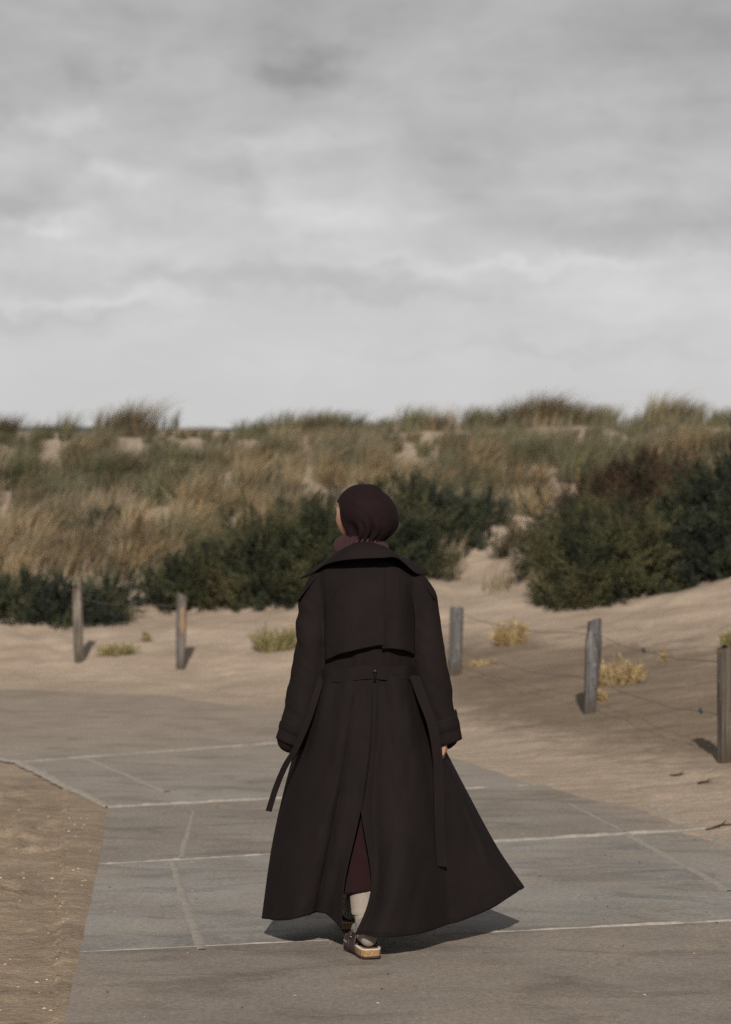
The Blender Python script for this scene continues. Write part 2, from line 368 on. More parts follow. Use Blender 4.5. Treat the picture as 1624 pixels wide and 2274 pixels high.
def lines(parts):
    o = []
    for a, b, n in parts: o += list(np.linspace(a, b, n, endpoint=False))
    return np.array(o)
gx = lines([(-1500, -200, 6), (-200, -40, 10), (-40, -12, 20), (-12, -5, 50), (-5, -2.6, 50), (-2.6, -.8, 62), (-.8, 2.0, 60), (2.0, 5, 60), (5, 12, 50), (12, 40, 20), (40, 200, 10), (200, 1500, 6)]); gx = np.append(gx, 1500)
gy = lines([(-300, -20, 8), (-20, 0, 10), (0, 6.5, 30), (6.5, 12, 170), (12, 17, 110), (17, 30, 150), (30, 50, 130), (50, 90, 40), (90, 400, 20), (400, 2500, 10)]); gy = np.append(gy, 2500)
GX, GY = np.meshgrid(gx, gy); GZ = terrain(GX, GY, True)
nx, ny = len(gx), len(gy)
V = np.stack([GX.ravel(), GY.ravel(), GZ.ravel()], 1)
ii = np.arange(nx * ny).reshape(ny, nx)
F = np.stack([ii[:-1, :-1].ravel(), ii[:-1, 1:].ravel(), ii[1:, 1:].ravel(), ii[1:, :-1].ravel()], 1)
tag(mesh_np('sand_ground', V, F, MT['sand']), kind='structure')

# distant wooded ridge behind the dune
def far_ridge():
    Y = 330.0; xs = np.linspace(-400, 400, 161); vs = []; fs = []
    for i, x in enumerate(xs):
        top = CAM_H + (HY - 944) * Y / FPX + .35 * float(fbm(x / 6, 0, 5, 3))
        vs += [(x, Y, -.5), (x, Y + 8, top), (x, Y + 60, top - .4), (x, Y + 90, -.5)]
    for i in range(len(xs) - 1):
        a = i * 4
        for k in range(3): fs.append((a + k, a + 4 + k, a + 5 + k, a + 1 + k))
    tag(mesh_np('hills', vs, fs, MT['far_wood']), kind='structure')
far_ridge()

# ------------------------------------------------------------------ path of concrete slabs
def slab_path():
    root = empty('path', (0, 0, 0)); tag(root, kind='structure')
    tint = [(.205, .176, .150), (.205, .176, .150), (.232, .219, .201), (.208, .184, .160), (.238, .217, .195), (.250, .222, .193), (.215, .196, .176), (.165, .150, .132), (.165, .150, .13)]
    for k in range(len(JOINTS) - 1):
        (a, b), (c, d) = JOINTS[k], JOINTS[k + 1]
        a, b, c, d = map(np.array, (a, b, c, d))
        cen = (a + b + c + d) / 4; ring = []
        for p, q in ((a, b), (b, d), (d, c), (c, a)):
            n = max(8, int(np.hypot(*(q - p)) / .06))
            nrm = np.array([-(q - p)[1], (q - p)[0]]); nrm = nrm / np.hypot(*nrm)
            for t in np.linspace(0, 1, n, endpoint=False):
                w = p + (q - p) * t
                ring.append(w + nrm * (.0085 + .005 * float(fbm(w[0] * 7, w[1] * 7, 61 + k, 3)) * 1.6))
        ring = np.array(ring); n = len(ring); top = [0, .001, 0, .0015, 0, .0015, .0, .002, .0, 0][k]
        ins = cen + (ring - cen) * (1 - .008 / np.maximum(np.hypot(*(ring - cen).T), .3))[:, None]
        vs = [(*p, top) for p in ins] + [(*p, top - .006) for p in ring] + [(*p, -.12) for p in ring]
        fs = [tuple(range(n))]
        for i in range(n):
            j = (i + 1) % n; fs.append((n + i, n + j, j, i)); fs.append((2 * n + i, 2 * n + j, n + j, n + i))
        o = mesh_np('slab', vs, fs, MT['concrete'], root, smooth=False); o.color = (*tint[k], 1)
    # filled cracks running along the slabs
    seams = [((382, 1912), (450, 2108), 16, 30), ((430, 1802), (402, 1906), 10, 18), ((1392, 1852), (1624, 1978), 20, 26), ((190, 1682), (372, 1758), 14, 18),
             ((1265, 1785), (1385, 1846), 8, 10)]
    def ridge(P0, P1, wa, wb, hh, name, sd, n=60, gap=0.0):
        dr = P1 - P0; nr = np.array([-dr[1], dr[0]]) / np.hypot(*dr); vs = []; fs = []
        for i in range(n):
            t = i / (n - 1); c = P0 + dr * t; w = (wa + (wb - wa) * t) / 2
            c = c + nr * .006 * float(fbm(t * 9, 0, 71 + sd, 2))
            l = w * (1 + .4 * float(fbm(t * 40, 1, 73 + sd, 2))); r = w * (1 + .4 * float(fbm(t * 40, 4, 75 + sd, 2))); h = hh * (1 + gap * 2 * float(fbm(t * 30, 7, 77 + sd, 3)))
            vs += [(*(c + nr * l), -.002), (*(c + nr * l * .55), h), (*(c - nr * r * .55), h), (*(c - nr * r), -.002)]
        for i in range(n - 1):
            for k in range(3): fs.append((i * 4 + k, i * 4 + k + 1, i * 4 + 5 + k, i * 4 + 4 + k))
        mesh_np(name, vs, fs, MT['crack_fill' if name == 'filled_crack' else 'mortar'], root)
    for i, (p, q, w0, w1) in enumerate(seams):
        P0, P1 = flat(*p), flat(*q); ridge(P0, P1, w0 * P0[1] / FPX, w1 * P1[1] / FPX, .0048, 'filled_crack', i, 30)
    A_ = lambda k, t: np.array(JOINTS[k][0]) * (1 - t) + np.array(JOINTS[k][1]) * t
    ridge(A_(2, .02), A_(2, .45), .012, .014, .0012, 'joint_filler', 21, 60, 1.6); ridge(A_(2, .45), A_(2, 1), .03, .06, .0050, 'joint_filler', 22, 60, .8)
    ridge(A_(3, .0), A_(3, .4), .026, .014, .0022, 'joint_filler', 23, 60, 1.6); ridge(A_(3, .4), A_(3, 1), .06, .085, .0085, 'joint_filler', 24, 60, .4)
    ridge(A_(4, .0), A_(4, .45), .085, .07, .0100, 'joint_filler', 25, 60, .3); ridge(A_(4, .45), A_(4, 1), .05, .05, .0055, 'joint_filler', 26, 60, 1.0)
    ridge(A_(5, .0), A_(5, .7), .07, .06, .0065, 'joint_filler', 27, 60, .6)
    for k, w, h in ((4, .085, .008), (5, .085, .008)):
        ridge(A_(k, 0) + (.02, 0), A_(k + 1, 0) + (.02, 0), w, w, h, 'edge_lip', 30 + k, 90, .4)
    ridge(A_(3, 1) + (.0, -.9), A_(4, 1), .05, .04, .007, 'edge_lip', 40, 80, .9)
slab_path()

# ------------------------------------------------------------------ mesh shapes
def loft(rings, closed=True, cap=False):
    rings = [np.asarray(r) for r in rings]; n = len(rings[0]); V = np.concatenate(rings); fs = []
    for i in range(len(rings) - 1):
        for j in range(n if closed else n - 1):
            k = (j + 1) % n; fs.append((i * n + j, i * n + k, (i + 1) * n + k, (i + 1) * n + j))
    if cap: fs.append(tuple(range(n))[::-1]); fs.append(tuple((len(rings) - 1) * n + j for j in range(n)))
    return V, fs
def tube(pts, rad, n=12, caps=True, squash=None):
    """closed tapered tube with rounded ends"""
    pts = [np.asarray(p, float) for p in pts]; rings = []
    m = len(pts)
    tang = [(pts[min(i + 1, m - 1)] - pts[max(i - 1, 0)]) for i in range(m)]; tang = [t / (np.linalg.norm(t) + 1e-9) for t in tang]
    up = np.array([0, 1.0, 0]) if abs(tang[0][1]) < .9 else np.array([1.0, 0, 0])
    def ring(c, t, r):
        nonlocal up
        a = np.cross(t, up); a /= np.linalg.norm(a) + 1e-9; b = np.cross(a, t); up = b
        sx, sy = (r if not np.isscalar(r) else (r, r))
        return np.array([c + a * sx * math.cos(q) + b * sy * math.sin(q) for q in np.linspace(0, 2 * math.pi, n, endpoint=False)])
    def sc(r, k): return (r[0] * k, r[1] * k) if not np.isscalar(r) else r * k
    def mn(r): return min(r) if not np.isscalar(r) else r
    if caps:
        for a in (80, 55, 28): rings.append(ring(pts[0] - tang[0] * mn(rad[0]) * math.sin(R(a)), tang[0], sc(rad[0], math.cos(R(a)))))
    for p, t, r in zip(pts, tang, rad): rings.append(ring(p, t, r))
    if caps:
        for a in (28, 55, 80): rings.append(ring(pts[-1] + tang[-1] * mn(rad[-1]) * math.sin(R(a)), tang[-1], sc(rad[-1], math.cos(R(a)))))
    return loft(rings, True, caps)
def join(parts):
    V = []; F = []; o = 0
    for v, f in parts:
        V.append(np.asarray(v)); F += [tuple(i + o for i in q) for q in f]; o += len(v)
    return np.concatenate(V), F
def blend(parts, voxel, smooth=6, name='tmp'):
    """merge overlapping closed pieces into one continuous surface"""
    V, F = join(parts); me = bpy.data.meshes.new(name); me.from_pydata([tuple(v) for v in V], [], F)
    bm = bmesh.new(); bm.from_mesh(me); bmesh.ops.recalc_face_normals(bm, faces=bm.faces); bm.to_mesh(me); bm.free()
    o = bpy.data.objects.new(name, me); C.objects.link(o)
    r = o.modifiers.new('r', 'REMESH'); r.mode = 'VOXEL'; r.voxel_size = voxel
    if smooth:
        s = o.modifiers.new('s', 'SMOOTH'); s.factor = .5; s.iterations = smooth
    dg = bpy.context.evaluated_depsgraph_get(); ev = o.evaluated_get(dg); m2 = ev.to_mesh()
    vs = np.empty(len(m2.vertices) * 3, np.float32); m2.vertices.foreach_get('co', vs)
    nr = np.empty(len(m2.vertices) * 3, np.float32); m2.vertices.foreach_get('normal', nr)
    fs = [tuple(p.vertices) for p in m2.polygons]
    ev.to_mesh_clear(); bpy.data.objects.remove(o); bpy.data.meshes.remove(me)
    return vs.reshape(-1, 3).astype(float), fs, nr.reshape(-1, 3).astype(float)
def crom(P, ts):
    """Catmull-Rom through control rows P (n, ...) at parameters ts in 0..n-1"""
    P = np.asarray(P, float); n = len(P); out = []
    for t in ts:
        i = min(int(t), n - 2); f = t - i
        p0, p1, p2, p3 = P[max(i - 1, 0)], P[i], P[i + 1], P[min(i + 2, n - 1)]
        out.append(.5 * ((2 * p1) + (p2 - p0) * f + (2 * p0 - 5 * p1 + 4 * p2 - p3) * f * f + (3 * p1 - p0 - 3 * p2 + p3) * f ** 3))
    return np.array(out)
def grid_faces(nu, nv):
    return [(i * nv + j, i * nv + j + 1, (i + 1) * nv + j + 1, (i + 1) * nv + j) for i in range(nu - 1) for j in range(nv - 1)]
def solid(o, th, off=0.0):
    m = o.modifiers.new('thickness', 'SOLIDIFY'); m.thickness = th; m.offset = off; return o

# ------------------------------------------------------------------ the walking person
BY = 9.0                                                     # distance of the body axis
def P(x, y, dy=0.0): return pix(x, y, BY + dy)
def ellring(y, xl, xr, dyc, ry, n=48, ex=2.3, tilt=0.0):
    out = []
    c = (xl + xr) / 2; hw = (xr - xl) / 2
    for q in np.linspace(0, 2 * math.pi, n, endpoint=False):
        cs, sn = math.cos(q), math.sin(q)
        a = math.copysign(abs(cs) ** (2 / ex), cs); b = math.copysign(abs(sn) ** (2 / ex), sn)
        out.append(P(c + hw * a, y + tilt * a, dyc - ry * b))
    return np.array(out)
def rot_z(v, a):
    c, s = math.cos(a), math.sin(a); v = np.asarray(v); return np.stack([v[..., 0] * c - v[..., 1] * s, v[..., 0] * s + v[..., 1] * c, v[..., 2]], -1)

def head_mesh():
    """head in its own frame: x to its right, y forward, z up; eyes at z = 0"""
    nu, nv = 72, 48; rings = []
    for i in range(1, nv):
        ph = math.pi * i / nv; r = []
        for j in range(nu):
            th = 2 * math.pi * j / nu
            x, y, z = math.sin(ph) * math.cos(th), math.sin(ph) * math.sin(th), math.cos(ph)
            X, Y, Z = x * .073, y * .096, z * .108
            if Z < 0:
                k = min(1, -Z / .113); X *= 1 - .34 * k ** 1.4 * (1 if y > 0 else .7)
                if y < 0: Y *= 1 - .45 * k
                else: Y *= 1 + .10 * k
            if y > 0: Y *= 1 - .10 * (1 - abs(x)) * (1 if Z > .0 else .6)
            if y > .3:
                g = lambda cx, cz, sx, sz: math.exp(-((X - cx) / sx) ** 2 - ((Z - cz) / sz) ** 2)
                Y += .026 * g(0, -.034, .011, .016) + .014 * g(0, -.014, .008, .022)
                Y -= .011 * (g(.031, .002, .016, .011) + g(-.031, .002, .016, .011))
                Y += .006 * (g(.03, .022, .024, .008) + g(-.03, .022, .024, .008))
                Y += .008 * g(0, -.064, .020, .008) - .005 * g(0, -.080, .02, .006) + .009 * g(0, -.100, .018, .012)
                Y += .004 * (g(.045, -.03, .02, .02) + g(-.045, -.03, .02, .02))
            r.append((X, Y, Z))
        rings.append(np.array(r))
    return loft(rings, True, True)

def make_person():
    root = empty('person', (0.0, BY, 0.0), 'person in long dark trench coat and plum headscarf walking away along the slabs', 'person')
    yaw = R(43)                                              # the head looks to the left
    HC = P(796, 1143, 0.0)
    hv, hf = head_mesh(); hv = rot_z(hv, yaw) + HC
    # ---- body: one surface from head to feet, in the pose of the stride
    hipL, hipR = P(788, 1590, .0), P(846, 1590, .0)
    kneeL, kneeR = P(782, 1810, .22), P(826, 1825, .02)
    ankL, ankR = P(779, 2018, .38), P(812, 2050, -.21)
    T = []
    T.append((hv, hf))
    T.append(tube([P(816, 1590), P(816, 1500), P(816, 1420), P(816, 1340), P(815, 1280)], [(.155, .11), (.125, .095), (.135, .10), (.15, .11), (.12, .08)], 20))
    T.append(tube([P(815, 1290), P(812, 1240), P(805, 1195, .01), P(802, 1165, .015)], [.062, .054, .052, .05], 14))
    T.append(tube([P(755, 1290), P(815, 1275), P(880, 1290)], [.05, .06, .05], 12))
    T.append(tube([hipL, kneeL, ankL], [.085, .050, .030], 14)); T.append(tube([hipR, kneeR, ankR], [.085, .050, .030], 14))
    T.append(tube([P(740, 1300), P(700, 1440, -.01), P(672, 1545, -.02), P(664, 1575, -.02)], [.052, .043, .034, .028], 12))
    T.append(tube([P(890, 1300), P(938, 1440, -.01), P(968, 1560, -.01), P(978, 1600, .0)], [.052, .043, .034, .028], 12))
    def hand(w, s):
        """relaxed hand hanging from wrist w; s = -1 left hand, 1 right hand; fingers curl towards the thigh"""
        w = np.array(w); out = []
        out.append(tube([w, w + (0.006 * s, 0, -.035), w + (.004 * s, .004, -.072)], [(.019, .024), (.017, .037), (.016, .040)], 14))
        for k, (oy, ln) in enumerate(((.033, .92), (.011, 1.0), (-.011, .95), (-.032, .78))):
            b = w + (.005 * s, oy, -.070 + .004 * abs(k - 1)); l = .036 * ln
            p1 = b + np.array((-.004 * s, .004, -l)); p2 = p1 + np.array((-.020 * s, .003, -.020 * ln)); p3 = p2 + np.array((-.020 * s, 0, .004))
            out.append(tube([b + (0, 0, .012), b, p1, p2, p3], [.0095, .0095, .0088, .008, .007], 10))
        tb = w + (-.004 * s, .028, -.022)
        out.append(tube([tb, tb + (-.014 * s, .022, -.026), tb + (-.020 * s, .026, -.052), tb + (-.024 * s, .020, -.072)], [.013, .011, .0095, .008], 10))
        return out
    T += hand(P(664, 1572, -.02), -1); T += hand(P(983, 1618, -.01), 1)
    def foot_pts(ank, yawf, lift=0.0):
        f = np.array((math.sin(yawf), math.cos(yawf), 0)); g = np.array((ank[0], ank[1], 0))
        return f, g
    footL, footR = (-.055, 9.305), (0.012, 8.700)            # heel centres on the path
    yR, yL = R(-14), R(-3)
    for (h, a, ya) in ((footL, ankL, yL), (footR, ankR, yR)):
        f = np.array((math.sin(ya), math.cos(ya), 0)); b = np.array((h[0], h[1], 0.0))
        T.append(tube([a, b + f * .02 + (0, 0, .085)], [.022, .018], 12))
        T.append(tube([b + (0, 0, .066), b + f * .07 + (0, 0, .07), b + f * .14 + (0, 0, .06), b + f * .19 + (0, 0, .053)], [(.018, .018), (.024, .02), (.032, .015), (.028, .012)], 14))
    bv, bf, bn = blend(T, .0052, 3, 'body')
    mesh_np('body', bv, bf, MT['skin'], root)
    for s in (-1, 1):                                        # eyes with lashes
        e = rot_z(np.array((.031 * s, .079, .002)), yaw) + HC
        v, f = tube([e - (0, 0, .002), e + (0, 0, .002)], [.0095, .0095], 14); mesh_np('eye', v, f, MT['eye_dark'], root)
        pts = [rot_z(np.array((.031 * s + .017 * t, .0915 - .012 * t * t + (.0 if abs(t) > .5 else .002), .008 - .005 * t * t)), yaw) + HC for t in np.linspace(-1, 1, 7)]
        v, f = tube(pts, [.0006, .0012, .0016, .0018, .0016, .0012, .0006], 6); mesh_np('eyelashes', v, f, MT['eye_dark'], root)

    # ---- headscarf
    SC = [(1075.5, 800, 822), (1079, 784, 836), (1084, 773.5, 843), (1092, 763, 850), (1101, 755, 861), (1113, 751, 872), (1127, 750.3, 880), (1141, 751, 884),
          (1153, 753, 885.5), (1166, 758, 884), (1176, 763, 879), (1186, 765, 871), (1195, 766, 860), (1204, 768, 850)]
    rings = []; n = 120
    ys = np.array([s[0] for s in SC]); xl = np.array([s[1] for s in SC]); xr = np.array([s[2] for s in SC])
    yy = np.concatenate([np.linspace(1075.5, 1092, 14), np.linspace(1094, 1204, 44)])
    fc = R(90) + yaw                                         # heading of the face, measured from +x
    for y in yy:
        l, r = np.interp(y, ys, xl), np.interp(y, ys, xr)
        c, hw = (l + r) / 2, (r - l) / 2
        t = (y - 1140) / 66; ry = .118 * math.sqrt(max(.02, 1 - t * t)) if y < 1140 else .118 - .045 * ((y - 1140) / 64) ** 1.6
        ring = []
        op = R(74) * float(sstep(1096, 1122, y))             # half angle of the face opening
        low = float(sstep(1140, 1196, y))
        for j in range(n):
            u = j / (n - 1); a = fc + op + (2 * math.pi - 2 * op) * u
            cs, sn = math.cos(a), math.sin(a)
            # folds that gather towards the nape
            nape = math.exp(-((((a - R(258)) + math.pi) % (2 * math.pi) - math.pi) / .95) ** 2)
            ph = a * 15 + 2.6 * (1 - low) + 1.6 * math.sin(a * 4)
            fold = low * (.35 + nape) * (.0062 * math.sin(ph) + .005 * math.sin(ph * .47 + 1.3)) + .0045 * float(fbm(a * 2.2, y / 26, 91, 3))
            edge = .004 * (math.exp(-(u / .02) ** 2) + math.exp(-((1 - u) / .02) ** 2)) * (1 if op > .2 else 0)
            p = P(c + hw * cs, y, .005 + ry * sn)
            ring.append(p + np.array((cs, sn, 0)) * (fold + edge))
        rings.append(np.array(ring))
    V, Fs = loft(rings, False); base = len(V)
    Fs.append(tuple(range(n)))
    solid(mesh_np('headscarf', V, Fs, MT['scarf'], root), .003)

    # ---- ribbed roll neck
    rings = []; n = 240
    for (y, l, r, dyc, ry, tilt) in [(1262, 745, 880, 0, .085, 4), (1240, 750, 868, 0, .082, 5), (1226, 746, 864, .0, .084, 6), (1214, 745, 861, .0, .083, 6), (1204, 750, 858, .0, .080, 6), (1197, 760, 854, .0, .074, 6), (1193.5, 768, 850, .0, .067, 6), (1196, 773, 845, .0, .060, 6), (1210, 775, 843, 0, .056, 6)]:
        ring = ellring(y, l, r, dyc, ry, n, 2.0, tilt); c = ring.mean(0)
        k = np.array([.0068 * math.cos(j / n * 2 * math.pi * 32) for j in range(n)])
        d = ring - c; d /= np.linalg.norm(d, axis=1)[:, None]; rings.append(ring + d * k[:, None])
    V, Fs = loft(rings); mesh_np('roll_neck', V, Fs, MT['knit'], root)

    # ---- coat: bodice and sleeves are one surface
    clothes(root)
    return root

def clothes(root):
    T = []
    rings = [ellring(*a) for a in [(1226, 768, 862, 0, .085), (1240, 738, 884, 0, .10), (1262, 712, 912, 0, .115), (1290, 704, 926, 0, .125), (1330, 708, 926, 0, .132), (1390, 716, 923, 0, .138), (1440, 719, 921, 0, .135),
                                   (1480, 714, 919, 0, .126), (1500, 712, 919, 0, .124), (1525, 706, 926, 0, .130)]]
    T.append(loft(rings, True, True))
    k = BY / FPX
    def sleeve(pts):
        return tube([P(x, y, d) for x, y, d, r in pts], [(r * k, r * k * 1.02) for x, y, d, r in pts], 28)
    def dens(pts, n=26): return crom(pts, np.linspace(0, len(pts) - 1, n))
    T.append(sleeve(dens([(772, 1268, 0, 22), (735, 1283, 0, 30), (704, 1318, 0, 36), (697, 1370, 0, 37), (692, 1430, -.01, 37), (685, 1500, -.015, 38), (671, 1570, -.02, 38), (657, 1618, -.025, 36), (646, 1640, -.025, 31)])))
    T.append(sleeve(dens([(858, 1268, 0, 22), (895, 1283, 0, 30), (926, 1318, 0, 36), (938, 1370, 0, 37), (946, 1430, -.01, 38), (958, 1500, -.015, 39), (972, 1570, -.01, 38), (982, 1610, -.005, 36), (990, 1632, 0, 32)])))
    V, Fs, Nn = blend(T, .0065, 8, 'coat')
    # soft creases in the cloth
    x, y, z = V.T
    side = np.clip((np.abs(x) - .14) / .06, 0, 1)
    dv = .0110 * fbm(x * 9 + z * 3, z * 5, 101, 3) + side * .012 * fbm(x * 7 + 40, z * 13 + x * 10, 107, 3)
    wz = P(812, 1475)[2]
    gath = np.exp(-((z - wz) / .055) ** 2) * (np.abs(x) < .17)
    dv = dv + gath * .010 * vnoise(x * 38, z * 2.0, 111)
    arm = np.exp(-((z - P(812, 1440)[2]) / .07) ** 2) * np.exp(-((np.abs(x - .015) - .16) / .03) ** 2)
    dv = dv + arm * .008 * vnoise(x * 30 + z * 55, z * 20, 113)
    V = V + Nn * dv[:, None]
    coat = mesh_np('coat', V, Fs, MT['coat'], root)

    # skirt of the coat: columns from the belt to the hem, left front edge round the back to the right front edge
    cols_l = [[(772, 1500, .125), (745, 1640, .20), (720, 1800, .27), (700, 1940, .31), (690, 2030, .33)],
              [(712, 1500, .055), (678, 1620, .09), (644, 1745, .13), (616, 1880, .17), (596, 2034, .18)],
              [(708, 1500, .0), (672, 1620, .01), (637, 1757, .03), (608, 1890, .05), (586, 2039, .06)],
              [(728, 1500, -.085), (702, 1625, -.10), (672, 1765, -.10), (644, 1900, -.09), (622, 2041, -.07)],
              [(762, 1500, -.118), (744, 1625, -.15), (722, 1765, -.165), (698, 1900, -.16), (676, 2030, -.14)],
              [(797, 1500, -.128), (785, 1625, -.17), (767, 1765, -.195), (740, 1915, -.20), (722, 2030, -.18)],
              [(826, 1500, -.130), (823, 1630, -.175), (803, 1790, -.205), (767, 1955, -.225), (760, 2060, -.20)]]
    cols_r = [[(818, 1500, -.126), (815, 1630, -.170), (800, 1775, -.200), (825, 1962, -.275), (789, 2074, -.372)],
              [(846, 1500, -.130), (852, 1630, -.172), (852, 1790, -.205), (860, 1945, -.285), (838, 2076, -.378)],
              [(868, 1500, -.125), (887, 1630, -.160), (908, 1790, -.18), (922, 1920, -.235), (922, 2072, -.30)],
              [(898, 1500, -.095), (926, 1630, -.115), (962, 1790, -.12), (990, 1920, -.14), (1010, 2052, -.16)],
              [(917, 1500, -.04), (952, 1630, -.03), (1008, 1775, -.03), (1058, 1905, -.03), (1086, 2019, -.02)],
              [(922, 1500, .02), (962, 1625, .05), (1030, 1765, .06), (1090, 1890, .06), (1142, 1984, .06)],
              [(905, 1500, .09), (962, 1620, .16), (1032, 1757, .20), (1100, 1880, .20), (1161, 1969, .17)],
              [(862, 1500, .125), (900, 1620, .22), (960, 1760, .30), (1020, 1880, .34), (1075, 1970, .34)]]
    def panel(cols, name, seed, seam_last):
        nv, nu = 70, 110
        cc = np.array([crom(c, np.linspace(0, 4, nv)) for c in cols])          # (ncol, nv, 3)
        g = crom(cc, np.linspace(0, len(cols) - 1, nu))                         # (nu, nv, 3)
        Q = np.empty_like(g)
        for i in range(nu):
            for j in range(nv): Q[i, j] = P(*g[i, j])
        u = np.linspace(0, 1, nu)[:, None]; v = np.linspace(0, 1, nv)[None, :]
        edge = np.clip(np.minimum(u, 1 - u) * 9, 0, 1)
        pl = .007 * np.sin(u * 21 + seed + .8 * v) * np.exp(-((v - .12) / .22) ** 2)
        fd = .030 * v ** 1.2 * np.sin(u * 13 + seed * 1.7 + 1.5 * v) + .030 * v * fbm(u * 5 + seed, v * 2 + u * 3, 120 + int(seed), 3) + .009 * fbm(u * 11 + v * 4, v * 9, 125 + int(seed), 3)
        cr = (1 - np.abs(np.sin(u * 9 + seed * 2.1 + .5 * v))) ** 3
        fd = fd + .035 * v ** .8 * cr * (.4 + .6 * np.abs(np.sin(u * 5 + seed)))
        Q[:, :, 1] += (pl + fd) * edge
        Q[:, :, 2] += .004 * fbm(u * 9 + seed, v * 0, 129, 2) * v
        return Q, nu, nv
    for cols, seed, nm in ((cols_l, 1.0, 'left'), (cols_r, 4.0, 'right')):
        Q, nu, nv = panel(cols, nm, seed, nm == 'left')
        o = mesh_np('coat_skirt', Q.reshape(-1, 3), grid_faces(nu, nv), MT['coat'], root); solid(o, .0035)
        # stitched hem a finger above the edge
        hem = Q[:, -3:, :].copy(); hem[:, :, 1] -= .0032
        solid(mesh_np('hem_band', hem.reshape(-1, 3), grid_faces(nu, 3), MT['coat_edge'], o), .0015)

    # storm flap on the back, two sheets that overlap at the vent
    def flap(x0, x1, top, bot, lift, nm):
        nu, nv = 60, 60; Q = np.empty((nu, nv, 3))
        for i in range(nu):
            u = i / (nu - 1); x = x0 + (x1 - x0) * u
            for j in range(nv):
                v = j / (nv - 1); yt, yb = np.interp(u, *top), np.interp(u, *bot)
                y = yt + (yb - yt) * v
                c = 819; hw = 104 - 16 * (1 - v) ** 2.2
                q = min(.985, abs(x - c) / (hw + 5)); ry = .100 + .045 * float(sstep(0, .45, v))
                dy = -ry * (1 - q ** 2.3) ** (1 / 2.3) - .013 - lift * v ** 3 * (.4 + .6 * math.sin(math.pi * min(1, u * 1.1))) - .005 * v * math.sin(u * 9 + lift * 300)
                dy += .004 * float(fbm(u * 6, v * 5, 140, 3))
                Q[i, j] = P(x, y, dy)
        o = mesh_np('storm_flap', Q.reshape(-1, 3), grid_faces(nu, nv), MT['coat'], root); solid(o, .003); return o
    flap(722, 853.5, ([0, .2, 1], [1290, 1262, 1246]), ([0, .25, .6, .86, 1], [1467, 1452, 1441, 1434, 1432]), .015, 'l')
    flap(849, 921, ([0, .7, 1], [1246, 1262, 1292]), ([0, .3, .7, 1], [1441, 1440, 1444, 1453]), .010, 'r')

    # wide collar turned up from the shoulders
    inner = [(776, 1232, .075), (766, 1226, .03), (763, 1222, -.02), (772, 1215, -.07), (788, 1207, -.095), (808, 1204, -.102), (828, 1206, -.098), (846, 1212, -.075), (862, 1220, -.02), (862, 1226, .03), (852, 1232, .075)]
    outer = [(700, 1268, .13), (668, 1284, .085), (690, 1276, -.01), (722, 1255, -.095), (758, 1245, -.165), (800, 1241, -.185), (848, 1239, -.185), (884, 1240, -.160), (926, 1274, -.07), (952, 1273, .06), (925, 1258, .13)]
    nu, nv = 90, 20; ts = np.linspace(0, 10, nu); I = crom(inner, ts); O = crom(outer, ts); Q = np.empty((nu, nv, 3))
    for i in range(nu):
        for j in range(nv):
            v = j / (nv - 1); a = I[i] * (1 - v) + O[i] * v
            a = a + np.array((0, -6 * math.sin(math.pi * v), -.012 * math.sin(math.pi * v))); Q[i, j] = P(*a)
    solid(mesh_np('collar', Q.reshape(-1, 3), grid_faces(nu, nv), MT['coat'], root), .004)

    # cuffs with strap and hand opening
    def cuff(a, b, ra, rb, strap):
        A, B = P(*a), P(*b); n = 40; rings = []
        ax = (B - A) / np.linalg.norm(B - A); s = np.cross(ax, (0, 1, 0)); s /= np.linalg.norm(s); t = np.cross(s, ax)
        for q, r in zip(np.linspace(0, 1, 10), np.linspace(ra, rb, 10)):
            c = A + (B - A) * q
            rings.append(np.array([c + s * r * k * math.cos(w) * (1 + .02 * math.sin(3 * w + q * 4)) + t * r * k * 1.05 * math.sin(w) for w in np.linspace(0, 2 * math.pi, n, endpoint=False)]))
        V, Fs = loft(rings); o = mesh_np('cuff', V, Fs, MT['coat'], root); solid(o, .004)
        rings = []
        for q in (.22, .26, .5, .54):
            c = A + (B - A) * q; r = (ra + (rb - ra) * q) * k + (.0022 if q in (.22, .54) else .0042)
            rings.append(np.array([c + s * r * math.cos(w) + t * r * 1.05 * math.sin(w) for w in np.linspace(0, 2 * math.pi, n, endpoint=False)]))
        V, Fs = loft(rings); mesh_np('cuff_strap', V, Fs, MT['coat_edge'], o)
        return o
    cuff((662, 1604, -.025), (643, 1650, -.025), 37, 31, 0); c = cuff((978, 1594, -.005), (993, 1648, 0), 37, 34, 1)
    # the strap end that stands off the right cuff, and a shoulder strap on each side
    def strip(pts, w, name, par, mat='coat', th=.003):
        pts = [np.array(p) for p in pts]; Q = []
        for i, p in enumerate(pts):
            wd = w[i] if not np.isscalar(w) else w
            Q += [P(*(p - (wd / 2, 0, 0))), P(*p) + (0, -.002, 0), P(*(p + (wd / 2, 0, 0)))]
        o = mesh_np(name, np.array(Q), grid_faces(len(pts), 3), MT[mat], par); solid(o, th); return o
    strip([(1009, 1612, -.02), (1012, 1598, -.025), (1012.5, 1584, -.02), (1012, 1575, -.01)], [13, 10, 6, 2], 'cuff_tab', root)
    def tab(a, b, w, name):
        A, B = P(*a), P(*b); d = (B - A); s = np.array((0, 1.0, 0)); Q = []
        for q, ww in ((0, 1), (.4, 1), (.8, 1), (1, .55)):
            c = A + d * q + np.array((0, 0, .012 * math.sin(math.pi * q)))
            Q += [c - s * w * ww, c + (0, 0, .002), c + s * w * ww]
        solid(mesh_np(name, np.array(Q), grid_faces(4, 3), MT['coat'], root), .004)
    tab((718, 1270, -.02), (661, 1336, -.03), .028, 'shoulder_strap'); tab((912, 1270, -.02), (966, 1332, -.03), .028, 'shoulder_strap')

    # belt
    n = 80; rings = []
